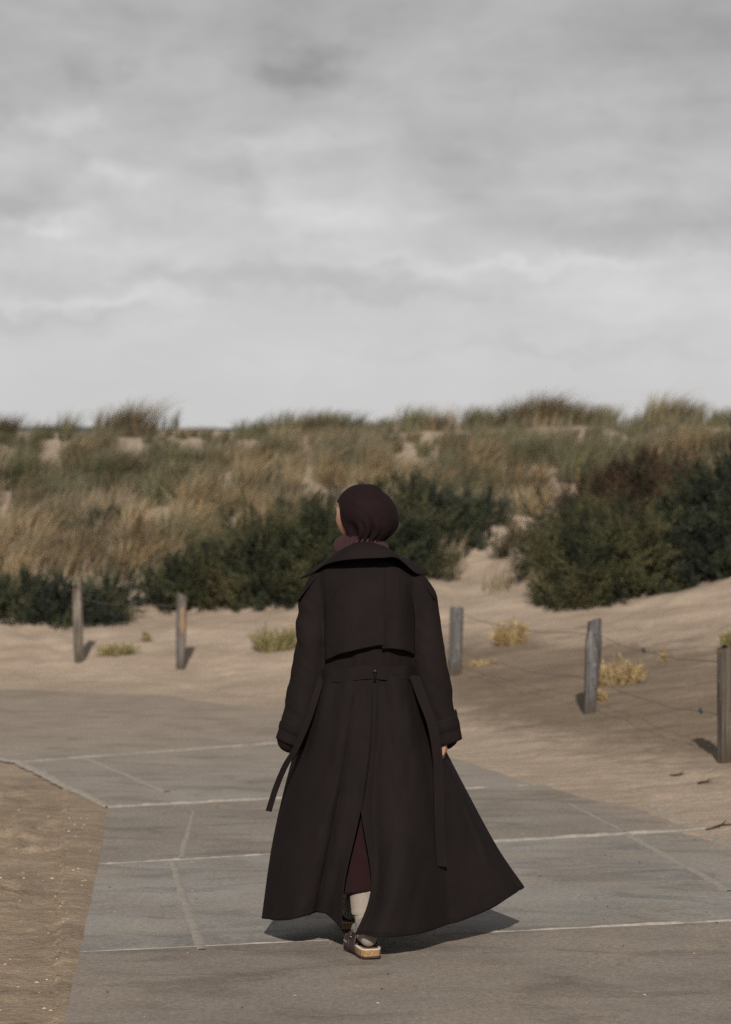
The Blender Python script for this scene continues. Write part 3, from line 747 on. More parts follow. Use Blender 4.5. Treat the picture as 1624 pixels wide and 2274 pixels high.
    for (y, g) in ((1478, -1), (1478.6, 1), (1494, 1.2), (1509, 1), (1509.6, -1)):
        r = []
        for q in np.linspace(0, 2 * math.pi, n, endpoint=False):
            cs, sn = math.cos(q), math.sin(q); a = math.copysign(abs(cs) ** (2 / 2.3), cs); b = math.copysign(abs(sn) ** (2 / 2.3), sn)
            r.append(P(815.5 + (108 + g) * a, y + 6 * (abs(a) ** 1.5) - 4 * a + 1.5 * math.sin(q * 7), -(.1400 + g * .0012) * b - .0025 * math.sin(q * 11)))
        rings.append(np.array(r))
    V, Fs = loft(rings); belt = mesh_np('belt', V, Fs, MT['coat'], root, smooth=False)
    v, f = tube([P(833, 1490, -.148), P(833, 1490, -.154)], [.0075, .0075], 16); mesh_np('button', v, f, MT['button'], belt)
    strip([(833, 1476, -.150), (833, 1492, -.150), (833, 1512, -.150)], 5, 'belt_loop', belt)
    # belt ends blowing loose
    def ribbon(pts, w, name):
        g = crom(pts, np.linspace(0, len(pts) - 1, 40)); Q = []
        for i, p in enumerate(g):
            t = i / 39; tw = .9 * math.sin(t * 2.2)
            off = np.array((w / 2 * math.cos(tw * .5), 1.5, w / 2 * math.sin(tw * .4) / 597))
            Q += [P(*(p - off * (1, 1, 1))), P(*(p + off * (1, 1, 1)))]
        solid(mesh_np(name, np.array(Q), grid_faces(40, 2), MT['coat'], belt, smooth=False), .0018)
    ribbon([(714, 1502, -.06), (702, 1545, -.10), (684, 1600, -.12), (658, 1660, -.13), (634, 1700, -.13), (613, 1750, -.12), (597, 1801, -.11)], 14, 'belt_end')
    ribbon([(920, 1500, -.07), (938, 1550, -.12), (960, 1610, -.135), (972, 1680, -.14), (974, 1760, -.15), (977, 1850, -.155), (982, 1923, -.15)], 24, 'belt_end')

    # centre back seam
    sp = crom([(828, 1513, -.140), (827, 1560, -.166), (824, 1640, -.188), (814, 1730, -.208), (804, 1795, -.216)], np.linspace(0, 4, 30))
    v, f = tube([P(*p) for p in sp], [.0014] * 30, 6); mesh_np('back_seam', v, f, MT['coat_edge'], root)

    # ---- knitted skirt under the coat
    n = 320; rings = []
    for (y, l, r, dyc, ry) in [(1540, 735, 895, 0, .10), (1640, 728, 896, .03, .14), (1760, 726, 888, .06, .19), (1880, 728, 872, .08, .25), (1950, 734, 860, .09, .28), (1976, 736, 858, .09, .29), (1980, 737, 857, .09, .289), (1978, 738, 856, .09, .282)]:
        ring = ellring(y, l, r, dyc, ry, n, 2.2, -7 if y > 1900 else 0); c = ring.mean(0); d = ring - c; d /= np.linalg.norm(d, axis=1)[:, None]
        rings.append(ring + d * np.array([.0022 * math.cos(j / n * 2 * math.pi * 80) for j in range(n)])[:, None])
    V, Fs = loft(rings); mesh_np('knit_skirt', V, Fs, MT['skirt_knit'], root)

    # ---- socks and sandals
    def foot(h, ank, ya, nm):
        f = np.array((math.sin(ya), math.cos(ya), 0)); s = np.array((math.cos(ya), -math.sin(ya), 0)); b = np.array((h[0], h[1], 0.0))
        A = np.array(ank); up = A + np.array((-.014, 0.085, .12))
        T = [tube([up, A, b + f * .015 + (0, 0, .10)], [.040, .037, .036], 18),
             tube([b + f * .002 + (0, 0, .072), b + f * .07 + (0, 0, .078), b + f * .14 + (0, 0, .068), b + f * .195 + (0, 0, .060)], [(.033, .030), (.037, .033), (.043, .026), (.038, .020)], 18),
             tube([b + f * .01 + (0, 0, .105), b + f * .07 + (0, 0, .09)], [.033, .032], 14)]
        V, Fs, Nn = blend(T, .0045, 5, 'sock')
        V = V + Nn * (.0016 * np.sin(np.arctan2(V[:, 1] - A[1], V[:, 0] - A[0]) * 46) * (V[:, 2] > .13))[:, None] + Nn * (.0022 * fbm(V[:, 0] * 24, V[:, 2] * 30, 150, 2))[:, None]
        so = mesh_np('sock', V, Fs, MT['sock'], root)
        rings = []; n = 120
        for z, r in ((.0, .040), (.002, .0445), (.01, .0460), (.04, .0455), (.072, .0445), (.075, .041)):
            c = A + np.array((-.014, .085, .12)) * (z + .035) / .12; rings.append(np.array([c + np.array((math.cos(q), math.sin(q), -.16 * math.cos(q) * .0)) * (r + .0012 * math.cos(q * 44)) + np.array((0, 0, .006 * math.cos(q))) for q in np.linspace(0, 2 * math.pi, n, endpoint=False)]))
        V, Fs = loft(rings); mesh_np('sock_cuff', V, Fs, MT['sock'], so)
        # sandal: sole, cork footbed, lining, strap, buckle
        W = [(-.044, .016), (-.041, .027), (-.03, .0345), (0, .038), (.05, .037), (.10, .041), (.15, .048), (.19, .046), (.215, .036), (.232, .018)]
        def outline(gr):
            L = [b + f * (t - (gr if t < -.03 else 0)) + s * (w + gr) for t, w in W]; Rr = [b + f * (t - (gr if t < -.03 else 0)) - s * (w + gr) for t, w in W[::-1]]
            return np.array(L + Rr)
        sandal = bpy.data.objects.new('sandal', None); C.objects.link(sandal); sandal.parent = root; sandal.location = b - np.array(root.location); sandal['_org'] = tuple(b)
        def layer(z0, z1, g0, g1, nm, mat):
            a, c2 = outline(g0), outline(g1); a[:, 2] = z0; c2[:, 2] = z1; V, Fs = loft([a, c2], True, True)
            o = mesh_np(nm, V, Fs, MT[mat], sandal, smooth=False); bv = o.modifiers.new('b', 'BEVEL'); bv.width = .0015; bv.segments = 2; bv.limit_method = 'ANGLE'
        layer(.0065, .0125, .003, .0025, 'outsole', 'rubber'); layer(.0127, .036, .0005, .0015, 'footbed', 'cork')
        a, c2, d2, e2 = outline(.0015), outline(.0022), outline(-.004), outline(-.006)
        for q, zz in ((a, .0362), (c2, .0385), (d2, .0395), (e2, .0370)): q[:, 2] = zz
        for q in (c2, d2): q[:, 2] += np.array([.006 * math.exp(-((t - .02) / .04) ** 2) for t, w in W] + [.006 * math.exp(-((t - .02) / .04) ** 2) for t, w in W[::-1]])
        V, Fs = loft([a, c2, d2, e2]); mesh_np('lining_rim', V, Fs, MT['lining'], sandal)
        def strap(t0, t1, hgt, sh):
            rings = []
            for t in np.linspace(t0, t1, 10):
                r = []
                for q in np.linspace(0, math.pi, 22):
                    w = .0415 + .006 * float(sstep(.04, .15, t)); tt = t + sh * math.sin(q) ** 2
                    r.append(b + f * tt + s * w * math.cos(q) * 1.02 + np.array((0, 0, .0135 + hgt * (1 - .25 * (t - t0) / (t1 - t0)) * math.sin(q) ** .8)))
                rings.append(np.array(r))
            V, Fs = loft(rings, False); o = mesh_np('strap', V, Fs, MT['leather'], sandal); solid(o, .0035)
        strap(.045, .110, .096, .012); strap(.116, .180, .080, .01)
        for sd in (-1, 1):
            c = b + f * .085 - s * .0475 * sd + np.array((0, 0, .066)); v, fc2 = tube([c - f * .011, c + f * .011], [.0035, .0035], 8); mesh_np('buckle', v, fc2, MT['metal'], sandal)
    foot((-.055, 9.305), P(779, 2014, .35), R(-3), 'l'); foot((0.012, 8.700), P(812, 2050, -.215), R(-14), 'r')
    return coat
make_person()


# ------------------------------------------------------------------ plants
def leaf_quads(base, dirv, nrm, ln, wd, fold=.0):
    """pointed leaves: base (n,3), direction (n,3), side (n,3) -> verts, tri faces"""
    n = len(base)
    mid = base + dirv * (ln * .45)[:, None]
    V = np.stack([base, mid - nrm * (wd / 2)[:, None], base + dirv * ln[:, None], mid + nrm * (wd / 2)[:, None]], 1).reshape(-1, 3)
    F = (np.arange(n) * 4)[:, None] + np.array([[0, 1, 2, 3]]); return V, F.reshape(-1, 4)
def unit(v): return v / (np.linalg.norm(v, axis=-1, keepdims=True) + 1e-9)

def bush(name, label, lobes, dens, pal, leaf=(.035, .062, .011), sprig=(.09, .20), seed=1, group=None, up=.55):
    """lobes: picture x, picture row of the foot, width, height in picture units; each stands on the dune where its foot is seen"""
    rng = np.random.default_rng(seed); B = []; D = []; Lf = []; org = None; stems = []; K = []
    for (x, yb, w, h) in lobes:
        p = hit(x, yb); k = p[1] / FPX; rx = w * k / 2; rz = h * k; ry = rx * .75
        c = p + np.array((0, ry * .85, 0)); c[2] = float(terrain(c[0], c[1]))
        if org is None: org = c.copy()
        n = int(dens * (rx * ry + rx * rz + ry * rz) * 2.2)
        nb = max(10, n // 16)
        d = unit(rng.normal(size=(nb, 3))); d[:, 2] = np.abs(d[:, 2]) * 1.0 - .12
        r = 1 - .60 * rng.random(nb) ** 1.3
        lump = 1 + .5 * fbm(np.arctan2(d[:, 1], d[:, 0]) * 2.6 + seed, d[:, 2] * 4 + seed * 3, 200 + seed, 3)
        q = c + d * np.array((rx, ry, rz * .80)) * (r * lump)[:, None]
        g = terrain(q[:, 0], q[:, 1]); q[:, 2] = np.maximum(q[:, 2] + (g - c[2]) * .6, g + .015)
        dr = unit(d * np.array((1, 1, .6)) * (1 - up) + np.array((.22, 0, 1)) * up + rng.normal(size=(nb, 3)) * .34)
        # every branch is a plume of sprigs that narrows to its tip
        m = 20; pl = rng.uniform(.22, .46, nb); tt = rng.random((nb, m)); e1 = unit(np.cross(dr, rng.normal(size=(nb, 3)))); e2 = np.cross(dr, e1); an = rng.random((nb, m)) * 6.283
        ro = e1[:, None, :] * np.cos(an)[..., None] + e2[:, None, :] * np.sin(an)[..., None]
        sb = q[:, None, :] + dr[:, None, :] * ((tt - .35) * pl[:, None])[..., None] + ro * (.075 * (1.1 - tt) * rng.random((nb, m)))[..., None]
        sdr = unit(dr[:, None, :] + ro * .55 * (1.1 - tt)[..., None] + rng.normal(size=(nb, m, 3)) * .12)
        sb = sb.reshape(-1, 3); sb[:, 2] = np.maximum(sb[:, 2], terrain(sb[:, 0], sb[:, 1]) + .01)
        B.append(sb); D.append(sdr.reshape(-1, 3)); Lf.append(np.repeat(r, m)); K.append(np.repeat(rng.normal(size=nb), m))
        for a in range(9):
            t = unit(rng.normal(size=3)); t[2] = abs(t[2]) + .2
            e = c + t * np.array((rx, ry, rz)) * .65; s0 = c + np.array((rng.uniform(-.3, .3) * rx, rng.uniform(-.3, .3) * ry, 0)); s0[2] = float(terrain(s0[0], s0[1])) - .05
            stems.append(tube([s0, (s0 + e) / 2 + (0, 0, .05), e], [.016, .011, .005], 5))
    B = np.concatenate(B); D = np.concatenate(D); r = np.concatenate(Lf); kb = np.concatenate(K); n = len(B)
    nl = 12; L = rng.uniform(*sprig, n)
    t = (np.arange(nl) + .5) / nl; ang = rng.random((n, nl)) * 6.283
    ax = unit(np.cross(D, rng.normal(size=(n, 3)))); ay = np.cross(D, ax)
    rad = ax[:, None, :] * np.cos(ang)[..., None] + ay[:, None, :] * np.sin(ang)[..., None]
    base = B[:, None, :] + D[:, None, :] * (L[:, None] * t)[..., None]
    dv = unit(D[:, None, :] * .75 + rad * .75 + rng.normal(size=(n, nl, 3)) * .15)
    sd = unit(np.cross(dv, rng.normal(size=(n, nl, 3))))
    ln = rng.uniform(leaf[0], leaf[1], (n, nl)) * (1.1 - .5 * t); wd = leaf[2] * rng.uniform(.7, 1.3, (n, nl))
    V, F = leaf_quads(base.reshape(-1, 3), dv.reshape(-1, 3), sd.reshape(-1, 3), ln.ravel(), wd.ravel())
    pal = np.array(pal); patch = fbm(B[:, 0] * 1.7, B[:, 1] * 1.7 + B[:, 2] * 1.9, 230 + seed, 3)
    ci = np.clip((patch * 1.0 + .5 + kb * .17 + rng.normal(size=n) * .07) * len(pal), 0, len(pal) - 1).astype(int)
    col = pal[ci][:, None, :] * rng.uniform(.7, 1.3, (n, nl, 1)) * np.clip(1 + .22 * kb, .5, 1.6)[:, None, None]; col = np.repeat(col.reshape(-1, 3), 4, 0)
    root = empty(name, tuple(org), label, 'shrub', group)
    mesh_np('foliage', V, F, MT['leaf'], root, smooth=False, cols=col)
    v, f = join(stems); tag(mesh_np('stems', v, f, MT['twig'], root), kind='stuff')
    return root
GREEN = [(.028, .031, .021), (.033, .037, .023), (.041, .045, .026), (.052, .054, .028), (.064, .061, .030), (.062, .056, .029)]
DEEP = [(.024, .029, .022), (.028, .034, .024), (.034, .040, .026), (.042, .047, .028), (.058, .056, .030)]
BROWN = [(.036, .030, .020), (.056, .038, .024), (.074, .043, .028), (.064, .046, .027), (.050, .049, .027)]
OLIVE = [(.060, .058, .034), (.082, .070, .040), (.098, .074, .042), (.074, .056, .034)]
bush('shrub', 'broad dark green shrub low on the sand behind the leftmost post', [(40, 1388, 180, 95), (150, 1402, 190, 105), (250, 1368, 130, 75), (-60, 1370, 160, 90)], 820, DEEP, seed=1)
bush('shrub', 'long dark green shrub running up behind the left shoulder of the walking person', [(420, 1362, 190, 150), (520, 1355, 240, 205), (640, 1348, 260, 245), (760, 1330, 260, 285), (580, 1300, 260, 165), (700, 1300, 240, 200)], 820, GREEN, seed=2)
bush('shrub', 'dark green shrub to the right of the headscarf, above the sand spur', [(880, 1290, 200, 260), (955, 1255, 190, 200), (1040, 1195, 150, 110)], 820, DEEP, seed=3)
bush('shrub', 'big rounded dark green shrub on the right slope, overhanging the sand', [(1230, 1305, 150, 150), (1295, 1356, 220, 235), (1395, 1336, 240, 250), (1320, 1290, 260, 210), (1460, 1310, 200, 220)], 820, GREEN, seed=4)
bush('shrub', 'tall dark green shrub cut by the right picture edge', [(1500, 1302, 200, 230), (1590, 1290, 240, 350), (1690, 1275, 240, 400)], 820, DEEP, seed=5)
bush('shrub', 'reddish brown upright shrub above the big rounded green one', [(1320, 1190, 170, 140), (1410, 1185, 190, 180), (1500, 1165, 180, 185)], 760, BROWN, leaf=(.03, .055, .010), sprig=(.14, .26), seed=6, up=.8)
bush('shrub', 'low dark shrub patch half way up the dune on the left', [(120, 1218, 100, 42), (200, 1208, 130, 48), (265, 1200, 70, 34)], 820, DEEP, seed=7)
bush('shrub', 'sparse olive shrub on the sandy spur between the two dark green shrubs', [(1125, 1240, 70, 55), (1150, 1215, 70, 50)], 170, OLIVE, leaf=(.025, .045, .009), seed=8)
bush('shrub', 'small olive brown shrub in front of the straw grass, left of the long shrub', [(300, 1250, 90, 55), (390, 1300, 90, 60)], 380, OLIVE, leaf=(.03, .06, .011), seed=9)

# marram tufts: a few shapes, copied one by one
def tuft_mesh(seed, n=110, rad=.20, ht=.72, lean=.35, wd=.011, seg=4):
    rng = np.random.default_rng(seed); V = []; F = []; Cc = []
    for b in range(n):
        a = rng.uniform(0, 6.283); r = rad * math.sqrt(rng.random()); p = np.array((r * math.cos(a), r * math.sin(a), -.03))
        h = ht * rng.uniform(.55, 1.1); out = np.array((math.cos(a), math.sin(a), 0)) * (r / rad) * .42 + np.array((lean * rng.uniform(.5, 1.4), rng.normal() * .12, 0)) + rng.normal(size=3) * (.12, .12, 0)
        sd = np.array((math.cos(a + 1.57 + rng.normal() * .8), math.sin(a + 1.57 + rng.normal() * .8), 0)); w = wd * rng.uniform(.6, 1.3)
        c = np.array((1, 1, 1)) * rng.uniform(.55, 1.45); c = c * ((1.25, 1.05, .8) if rng.random() < .4 else (.92, 1.0, .95)); o = len(V)
        for k in range(seg + 1):
            t = k / seg; q = p + np.array((0, 0, h * (t - .22 * t ** 3))) + out * h * (t ** 1.9); ww = w * (1 - t ** 1.5) * .5
            if k < seg: V += [q - sd * ww, q + sd * ww]
            else: V.append(q)
            Cc += [c * (.75 + .5 * t)] * (2 if k < seg else 1)
        for k in range(seg - 1): F.append((o + 2 * k, o + 2 * k + 1, o + 2 * k + 3, o + 2 * k + 2))
        F.append((o + 2 * seg - 2, o + 2 * seg - 1, o + 2 * seg))
    me = bpy.data.meshes.new('marram_tuft'); me.from_pydata([tuple(v) for v in V], [], F)
    at = me.color_attributes.new('col', 'FLOAT_COLOR', 'POINT'); cc = np.ones((len(V), 4), np.float32); cc[:, :3] = np.array(Cc); at.data.foreach_set('color', cc.ravel())
    me.materials.append(MT['grass_blade']); return me
TUFTS = [tuft_mesh(300 + i, n=[230, 180, 140, 280, 200, 160][i], rad=[.20, .16, .12, .27, .19, .14][i], ht=[.66, .70, .55, .62, .75, .6][i], lean=[.22, .34, .16, .28, .40, .2][i]) for i in range(6)]
G_GREEN, G_OLIVE, G_STRAW, G_BROWN = (.088, .086, .054), (.108, .091, .058), (.178, .138, .092), (.090, .073, .050)
def tuft(p, s, col, label, group):
    o = bpy.data.objects.new('marram_tuft', random.choice(TUFTS)); C.objects.link(o)
    o.location = p; o.rotation_euler = (0, 0, random.uniform(-.5, .5)); o.scale = (s * random.uniform(.9, 1.25), s, s * random.uniform(.85, 1.1))
    j = random.uniform(.72, 1.3); o.color = (col[0] * j, col[1] * j, col[2] * j, 1); tag(o, label, 'grass tuft', group)
# bare sand between the tufts (picture x, y, half width, half height)
BARE = [(430, 966, 90, 12), (110, 985, 40, 22), (395, 1105, 28, 50), (350, 1150, 42, 42), (680, 1010, 24, 50), (560, 985, 16, 24), (980, 1000, 16, 24), (1130, 1000, 18, 22), (880, 1002, 34, 12), (1240, 1045, 30, 36), (15, 1130, 22, 50), (290, 985, 45, 12),
        (730, 1090, 30, 14), (500, 1040, 12, 26), (1050, 1215, 40, 60), (1090, 1170, 40, 24), (1385, 985, 14, 14)]
def bare(x, y): return any(((x - a) / w) ** 2 + ((y - b) / h) ** 2 < 1 for a, b, w, h in BARE)
LB1, GR1 = 'tuft of marram grass on the dune crest, standing against the sky', 'marram tufts on the crest'
LB2, GR2 = 'windblown tuft of marram grass on the face of the dune', 'marram tufts on the dune face'
crest = [(-8, 972, 1.3, 1), (12, 972, 1.0, 1), (97, 957, .7, 0), (150, 957, .9, 0), (235, 957, 1.1, 1), (262, 958, 1.0, 1), (288, 960, 1.3, 1), (305, 960, 1.25, 1), (335, 958, .5, 0), (375, 956, .45, 0), (430, 956, .5, 2), (455, 957, .5, 2), (555, 962, .9, 0), (580, 960, .7, 0),
         (640, 955, .65, 0), (665, 953, .7, 1), (695, 952, .75, 1), (725, 952, .9, 1), (750, 952, 1.1, 0), (775, 950, .9, 0), (795, 952, .55, 0), (835, 950, .7, 2), (855, 951, .7, 2), (905, 953, 1.0, 0), (925, 952, .9, 0), (960, 952, .75, 1), (985, 952, .6, 1), (1040, 951, .95, 0), (1065, 950, .9, 0), (1095, 950, .6, 2),
         (1130, 950, 1.0, 1), (1155, 948, 1.15, 1), (1180, 946, 1.25, 1), (1205, 945, 1.15, 1), (1235, 945, 1.0, 1), (1260, 947, .95, 0), (1290, 950, .8, 2), (1320, 954, .75, 2), (1345, 958, .7, 2), (1400, 962, .6, 0), (1420, 956, .85, 0), (1440, 950, 1.0, 2), (1465, 948, 1.1, 2), (1490, 947, 1.1, 1), (1515, 950, .9, 2), (1545, 950, .9, 1), (1580, 952, .6, 0), (1600, 952, .8, 0), (1625, 950, .9, 0)]
COLS = [tuple(q * 1.25 for q in c) for c in (G_GREEN, G_BROWN, G_OLIVE, G_STRAW)]
for (x, y, s, c) in crest:
    p = np.array([(x - CX) * 45.2 / FPX, 45.2, 0]); p[2] = float(terrain(p[0], p[1])); tuft(p, s * 1.08, COLS[c], f"{['green', 'brown', 'olive', 'straw coloured'][c]} marram tuft against the sky on the crest, {'left of the person' if x < 745 else 'above the person' if x < 890 else 'right of the person' if x < 1385 else 'right of the dip in the crest'}", GR1)
cnt = 0; placed = []
SHR = [(150, 1340, 170, 60), (560, 1290, 200, 80), (800, 1240, 230, 110), (1330, 1230, 160, 110), (1560, 1170, 130, 130), (1010, 1190, 110, 60)]
for it in range(4000):
    if cnt >= 250: break
    y = 975 + (random.random() ** 1.15) * 325; x = random.uniform(-40, 1664)
    if (1010 < x < 1185 and 1150 < y < 1300) or bare(x, y - 22) or bare(x, y - 45) or any(((x - a) / w) ** 2 + ((y - b) / h) ** 2 < 1 for a, b, w, h in SHR): continue
    if float(fbm(x / 90, y / 110, 401, 2)) < -.42: continue
    if any(abs(x - a) < 27 and abs(y - b) < 10 for a, b in placed): continue
    p = hit(x, y)
    if p[1] < 27 or float(seg_dist(np.array(p[0]), np.array(p[1]), TOE)) < 4.5: continue
    placed.append((x, y))
    g = float(fbm(x / 170 + 3, y / 80, 403, 3)) + random.gauss(0, .14) - .55 * (y - 1120) / 200 + (.22 if x < 520 and y < 1140 else 0)
    col = G_GREEN if g > .32 else G_OLIVE if g > .08 else G_STRAW if g > -.5 else G_STRAW
    if random.random() < .14: col = G_BROWN
    cn = {G_GREEN: 'green', G_OLIVE: 'olive', G_STRAW: 'straw coloured', G_BROWN: 'brown'}[col]
    hi = 'high on' if y < 1040 else 'half way up' if y < 1130 else 'low on'
    wh = 'in the left quarter' if x < 400 else 'left of the person' if x < 780 else 'up and right of the head' if x < 1140 else 'towards the right edge'
    tuft(p, random.uniform(.75, 1.25) * (.62 if y < 1000 else .8 if y < 1020 else 1), col, f'{cn} marram tuft {hi} the dune, {wh}', GR2); cnt += 1

# thin dry grass between the tufts: nobody could count it
def thin_grass(n=52000):
    rng = np.random.default_rng(77); Pn = []; cc = []
    K = 9000; X = rng.uniform(-8.5, 8.5, K); Y = rng.uniform(27, 47.5, K); Z = terrain(X, Y); D = seg_dist(X, Y, TOE); Nf = fbm(X / 1.0, Y / 1.3, 411, 3); Gf = fbm(X / 1.6 + 9, Y / 2.4, 413, 3)
    for x, y, z, d, nf, gf in zip(X, Y, Z, D, Nf, Gf):
        if len(Pn) >= n: break
        if d < 5 + rng.random() * 2: continue
        sx, sy = CX + x * FPX / y, HY - (z - CAM_H) * FPX / y
        if bare(sx, sy) or bare(sx, sy - 18) or bare(sx, sy - 40) or (sy < 985 and rng.random() < .72) or (1010 < sx < 1185 and 1150 < sy < 1300) or nf < -.04: continue
        c = (np.array((.175, .138, .092)) if gf + rng.normal() * .16 - .35 * (sy - 1120) / 200 < .02 else np.array((.100, .092, .058))) * rng.uniform(.75, 1.25)
        for k in range(18): Pn.append((x + rng.normal() * .10, y + rng.normal() * .10, z - .02)); cc.append(c)
    cc = np.array(cc)
    Pn = np.array(Pn); m = len(Pn); h = rng.uniform(.20, .50, m); V = []; Cc = []
    dx = rng.uniform(.08, .45, m) * h; dy = rng.normal(size=m) * .1 * h; w = rng.uniform(.005, .009, m); a = rng.uniform(0, 3.14, m); sd = np.stack([np.cos(a), np.sin(a), 0 * a], 1) * w[:, None]
    mid = Pn + np.stack([dx * .3, dy * .3, h * .55], 1); tip = Pn + np.stack([dx, dy, h * .95], 1)
    V = np.stack([Pn - sd, Pn + sd, mid + sd * .8, mid - sd * .8, tip + sd * .15, tip - sd * .15], 1).reshape(-1, 3)
    b = (np.arange(m) * 6)[:, None]; F = np.concatenate([b + [[0, 1, 2, 3]], b + [[3, 2, 4, 5]]])
    col = cc * rng.uniform(.7, 1.3, (m, 1))
    o = mesh_np('dune_grass', V, F, MT['grass_blade'], None, False, np.repeat(col, 6, 0)); tag(o, 'thin straw coloured grass spread between the marram tufts', 'grass', None, 'stuff')
thin_grass()

# small yellow plants on the sand
def sprawl(name, label, x, yb, w, h, pal, n, seed, thick=.010, leafy=True, cat='plant'):
    rng = np.random.default_rng(seed); p0 = hit(x, yb); k = p0[1] / FPX; rx, rz = w * k / 2, h * k
    root = empty(name, tuple(p0), label, cat); V = []; F = []; Cc = []; st = []; pal = np.array(pal)
    for i in range(n):
        a = rng.uniform(0, 6.283); q = math.sqrt(rng.random()); s = p0 + np.array((math.cos(a) * rx * q * .6, math.sin(a) * rx * q * .4, 0)); s[2] = float(terrain(s[0], s[1])) - .02
        e = s + np.array((math.cos(a) * rx * .45 * q + rng.normal() * rx * .1, rng.normal() * rx * .2, rz * rng.uniform(.45, 1.05) * (1 - .35 * q)))
        c = pal[rng.integers(len(pal))] * rng.uniform(.75, 1.25); m = (s + e) / 2 + rng.normal(size=3) * .02
        v, f = tube([s, m, e], [thick * .5, thick * .4, thick * .2], 4, False); o = len(V); V += list(v); F += [tuple(t + o for t in g) for g in f]; Cc += [c * .85] * len(v)
        for j in range(22 if leafy else 12):
            t = rng.uniform(.25, 1.0); b = s + (e - s) * t; d = unit(rng.normal(size=3) + (0, 0, .7)); l = rng.uniform(.025, .06); sdv = unit(np.cross(d, rng.normal(size=3))) * rng.uniform(.002, .0055)
            o = len(V); V += [b, b + d * l * .5 - sdv, b + d * l, b + d * l * .5 + sdv]; F.append((o, o + 1, o + 2, o + 3)); Cc += [c * rng.uniform(.8, 1.25)] * 4
    o = mesh_np('foliage', np.array(V), F, MT['leaf'], root, False, np.array(Cc))
YEL = [(.30, .215, .105), (.24, .165, .080), (.36, .27, .14)]; YG = [(.21, .175, .080), (.15, .14, .066), (.27, .22, .11)]
sprawl('dune_plant', 'low yellow green plant creeping over the sand between the two left posts', 262, 1455, 90, 34, YG, 60, 1)
sprawl('dune_plant', 'tiny green sprig on the sand to the left of the second post', 325, 1424, 34, 26, YG, 20, 2)
sprawl('dune_plant', 'yellow green bushy plant on the sand beside the left sleeve of the coat', 612, 1445, 120, 72, YG, 120, 3)
sprawl('dune_plant', 'dry golden plant on the sand between the two middle right posts', 1132, 1432, 82, 66, YEL, 100, 4)
sprawl('dune_plant', 'golden dry stems growing right behind the leaning post', 1372, 1520, 130, 72, YEL, 90, 5, .012, False)
sprawl('dune_plant', 'short golden stems at the foot of the leaning post', 1338, 1560, 26, 40, YEL, 16, 6, .010, False)
sprawl('dune_plant', 'single thin golden sprig on the bank near the upper wire', 1474, 1472, 20, 45, YEL, 10, 7, .008, False)
sprawl('dune_plant', 'yellow green plant at the right picture edge above the rightmost post', 1622, 1440, 46, 56, YG, 50, 8)
sprawl('dune_plant', 'flat straw coloured plant on the sand right of the grey post', 1060, 1478, 70, 18, YEL, 16, 9, .008, False)

# ------------------------------------------------------------------ fence posts and wire
def post(label, x0, y0, x1, y1, wpx, prof, col, seed, split=None):
    """foot and head of the post in the picture; it stands on the sand where its foot is seen"""
    p = hit(x0, y0); k = p[1] / FPX; top = pix(x1, y1, p[1]); ln = (top - p)
    n = 30; rings = []; H = [(-.25, 1.0)] + [(t, np.interp(t, [q[0] for q in prof], [q[1] for q in prof])) for t in np.linspace(0, .985, 26)] + [(1.0, prof[-1][1] * .93)]
    for t, w in H:
        c = p + ln * t; r = wpx * k / 2 * w; ring = []
        for j in range(n):
            q = 2 * math.pi * j / n
            rr = r * (1 + .22 * float(fbm(math.cos(q) * 2 + seed, math.sin(q) * 2 + t * .8, 500 + seed, 3)) + .12 * float(fbm(q * 5, t * 2.5, 510 + seed, 2)))
            if seed % 2: rr *= 1 - .10 * max(0, math.cos(2 * q + seed)) 
            ring.append(c + np.array((rr * math.cos(q), rr * math.sin(q), .03 * float(fbm(math.cos(q) * 1.5, math.sin(q) * 1.5, seed, 2)) + .016 * math.cos(q * (1 + seed % 2) + seed * 1.7) if t > .96 else 0)))
        rings.append(np.array(ring))
    V, Fs = loft(rings, True, True); root = empty('fence_post', tuple(p), label, 'fence post', 'wooden posts along the dune foot')
    o = mesh_np('post_shaft', V, Fs, MT['old_wood'], root); o.color = (*col, 1)
    if split:                                              # a bare or broken face standing proud of the weathered wood
        xa, ya, xb, yb, w, mat = split; vs = []; m = 14
        for i in range(m):
            t = i / (m - 1); c = pix(xa + (xb - xa) * t, ya + (yb - ya) * t, p[1] - wpx * k * .50); hw = w * k / 2 * (1 - .5 * abs(2 * t - 1) ** 3) * (1 + .4 * float(fbm(t * 6, seed, 530, 2)))
            vs += [c + (-hw, .018, 0), c + (-hw * .7, -.006, 0), c + (hw * .7, -.006, 0), c + (hw, .018, 0)]
        b = mesh_np('split_face', vs, grid_faces(m, 4), MT[mat], root); b.color = (*[q * 1.5 for q in col], 1)
    return p, top, wpx * k / 2
GREY = (.105, .101, .100); BRN = (.100, .084, .070)
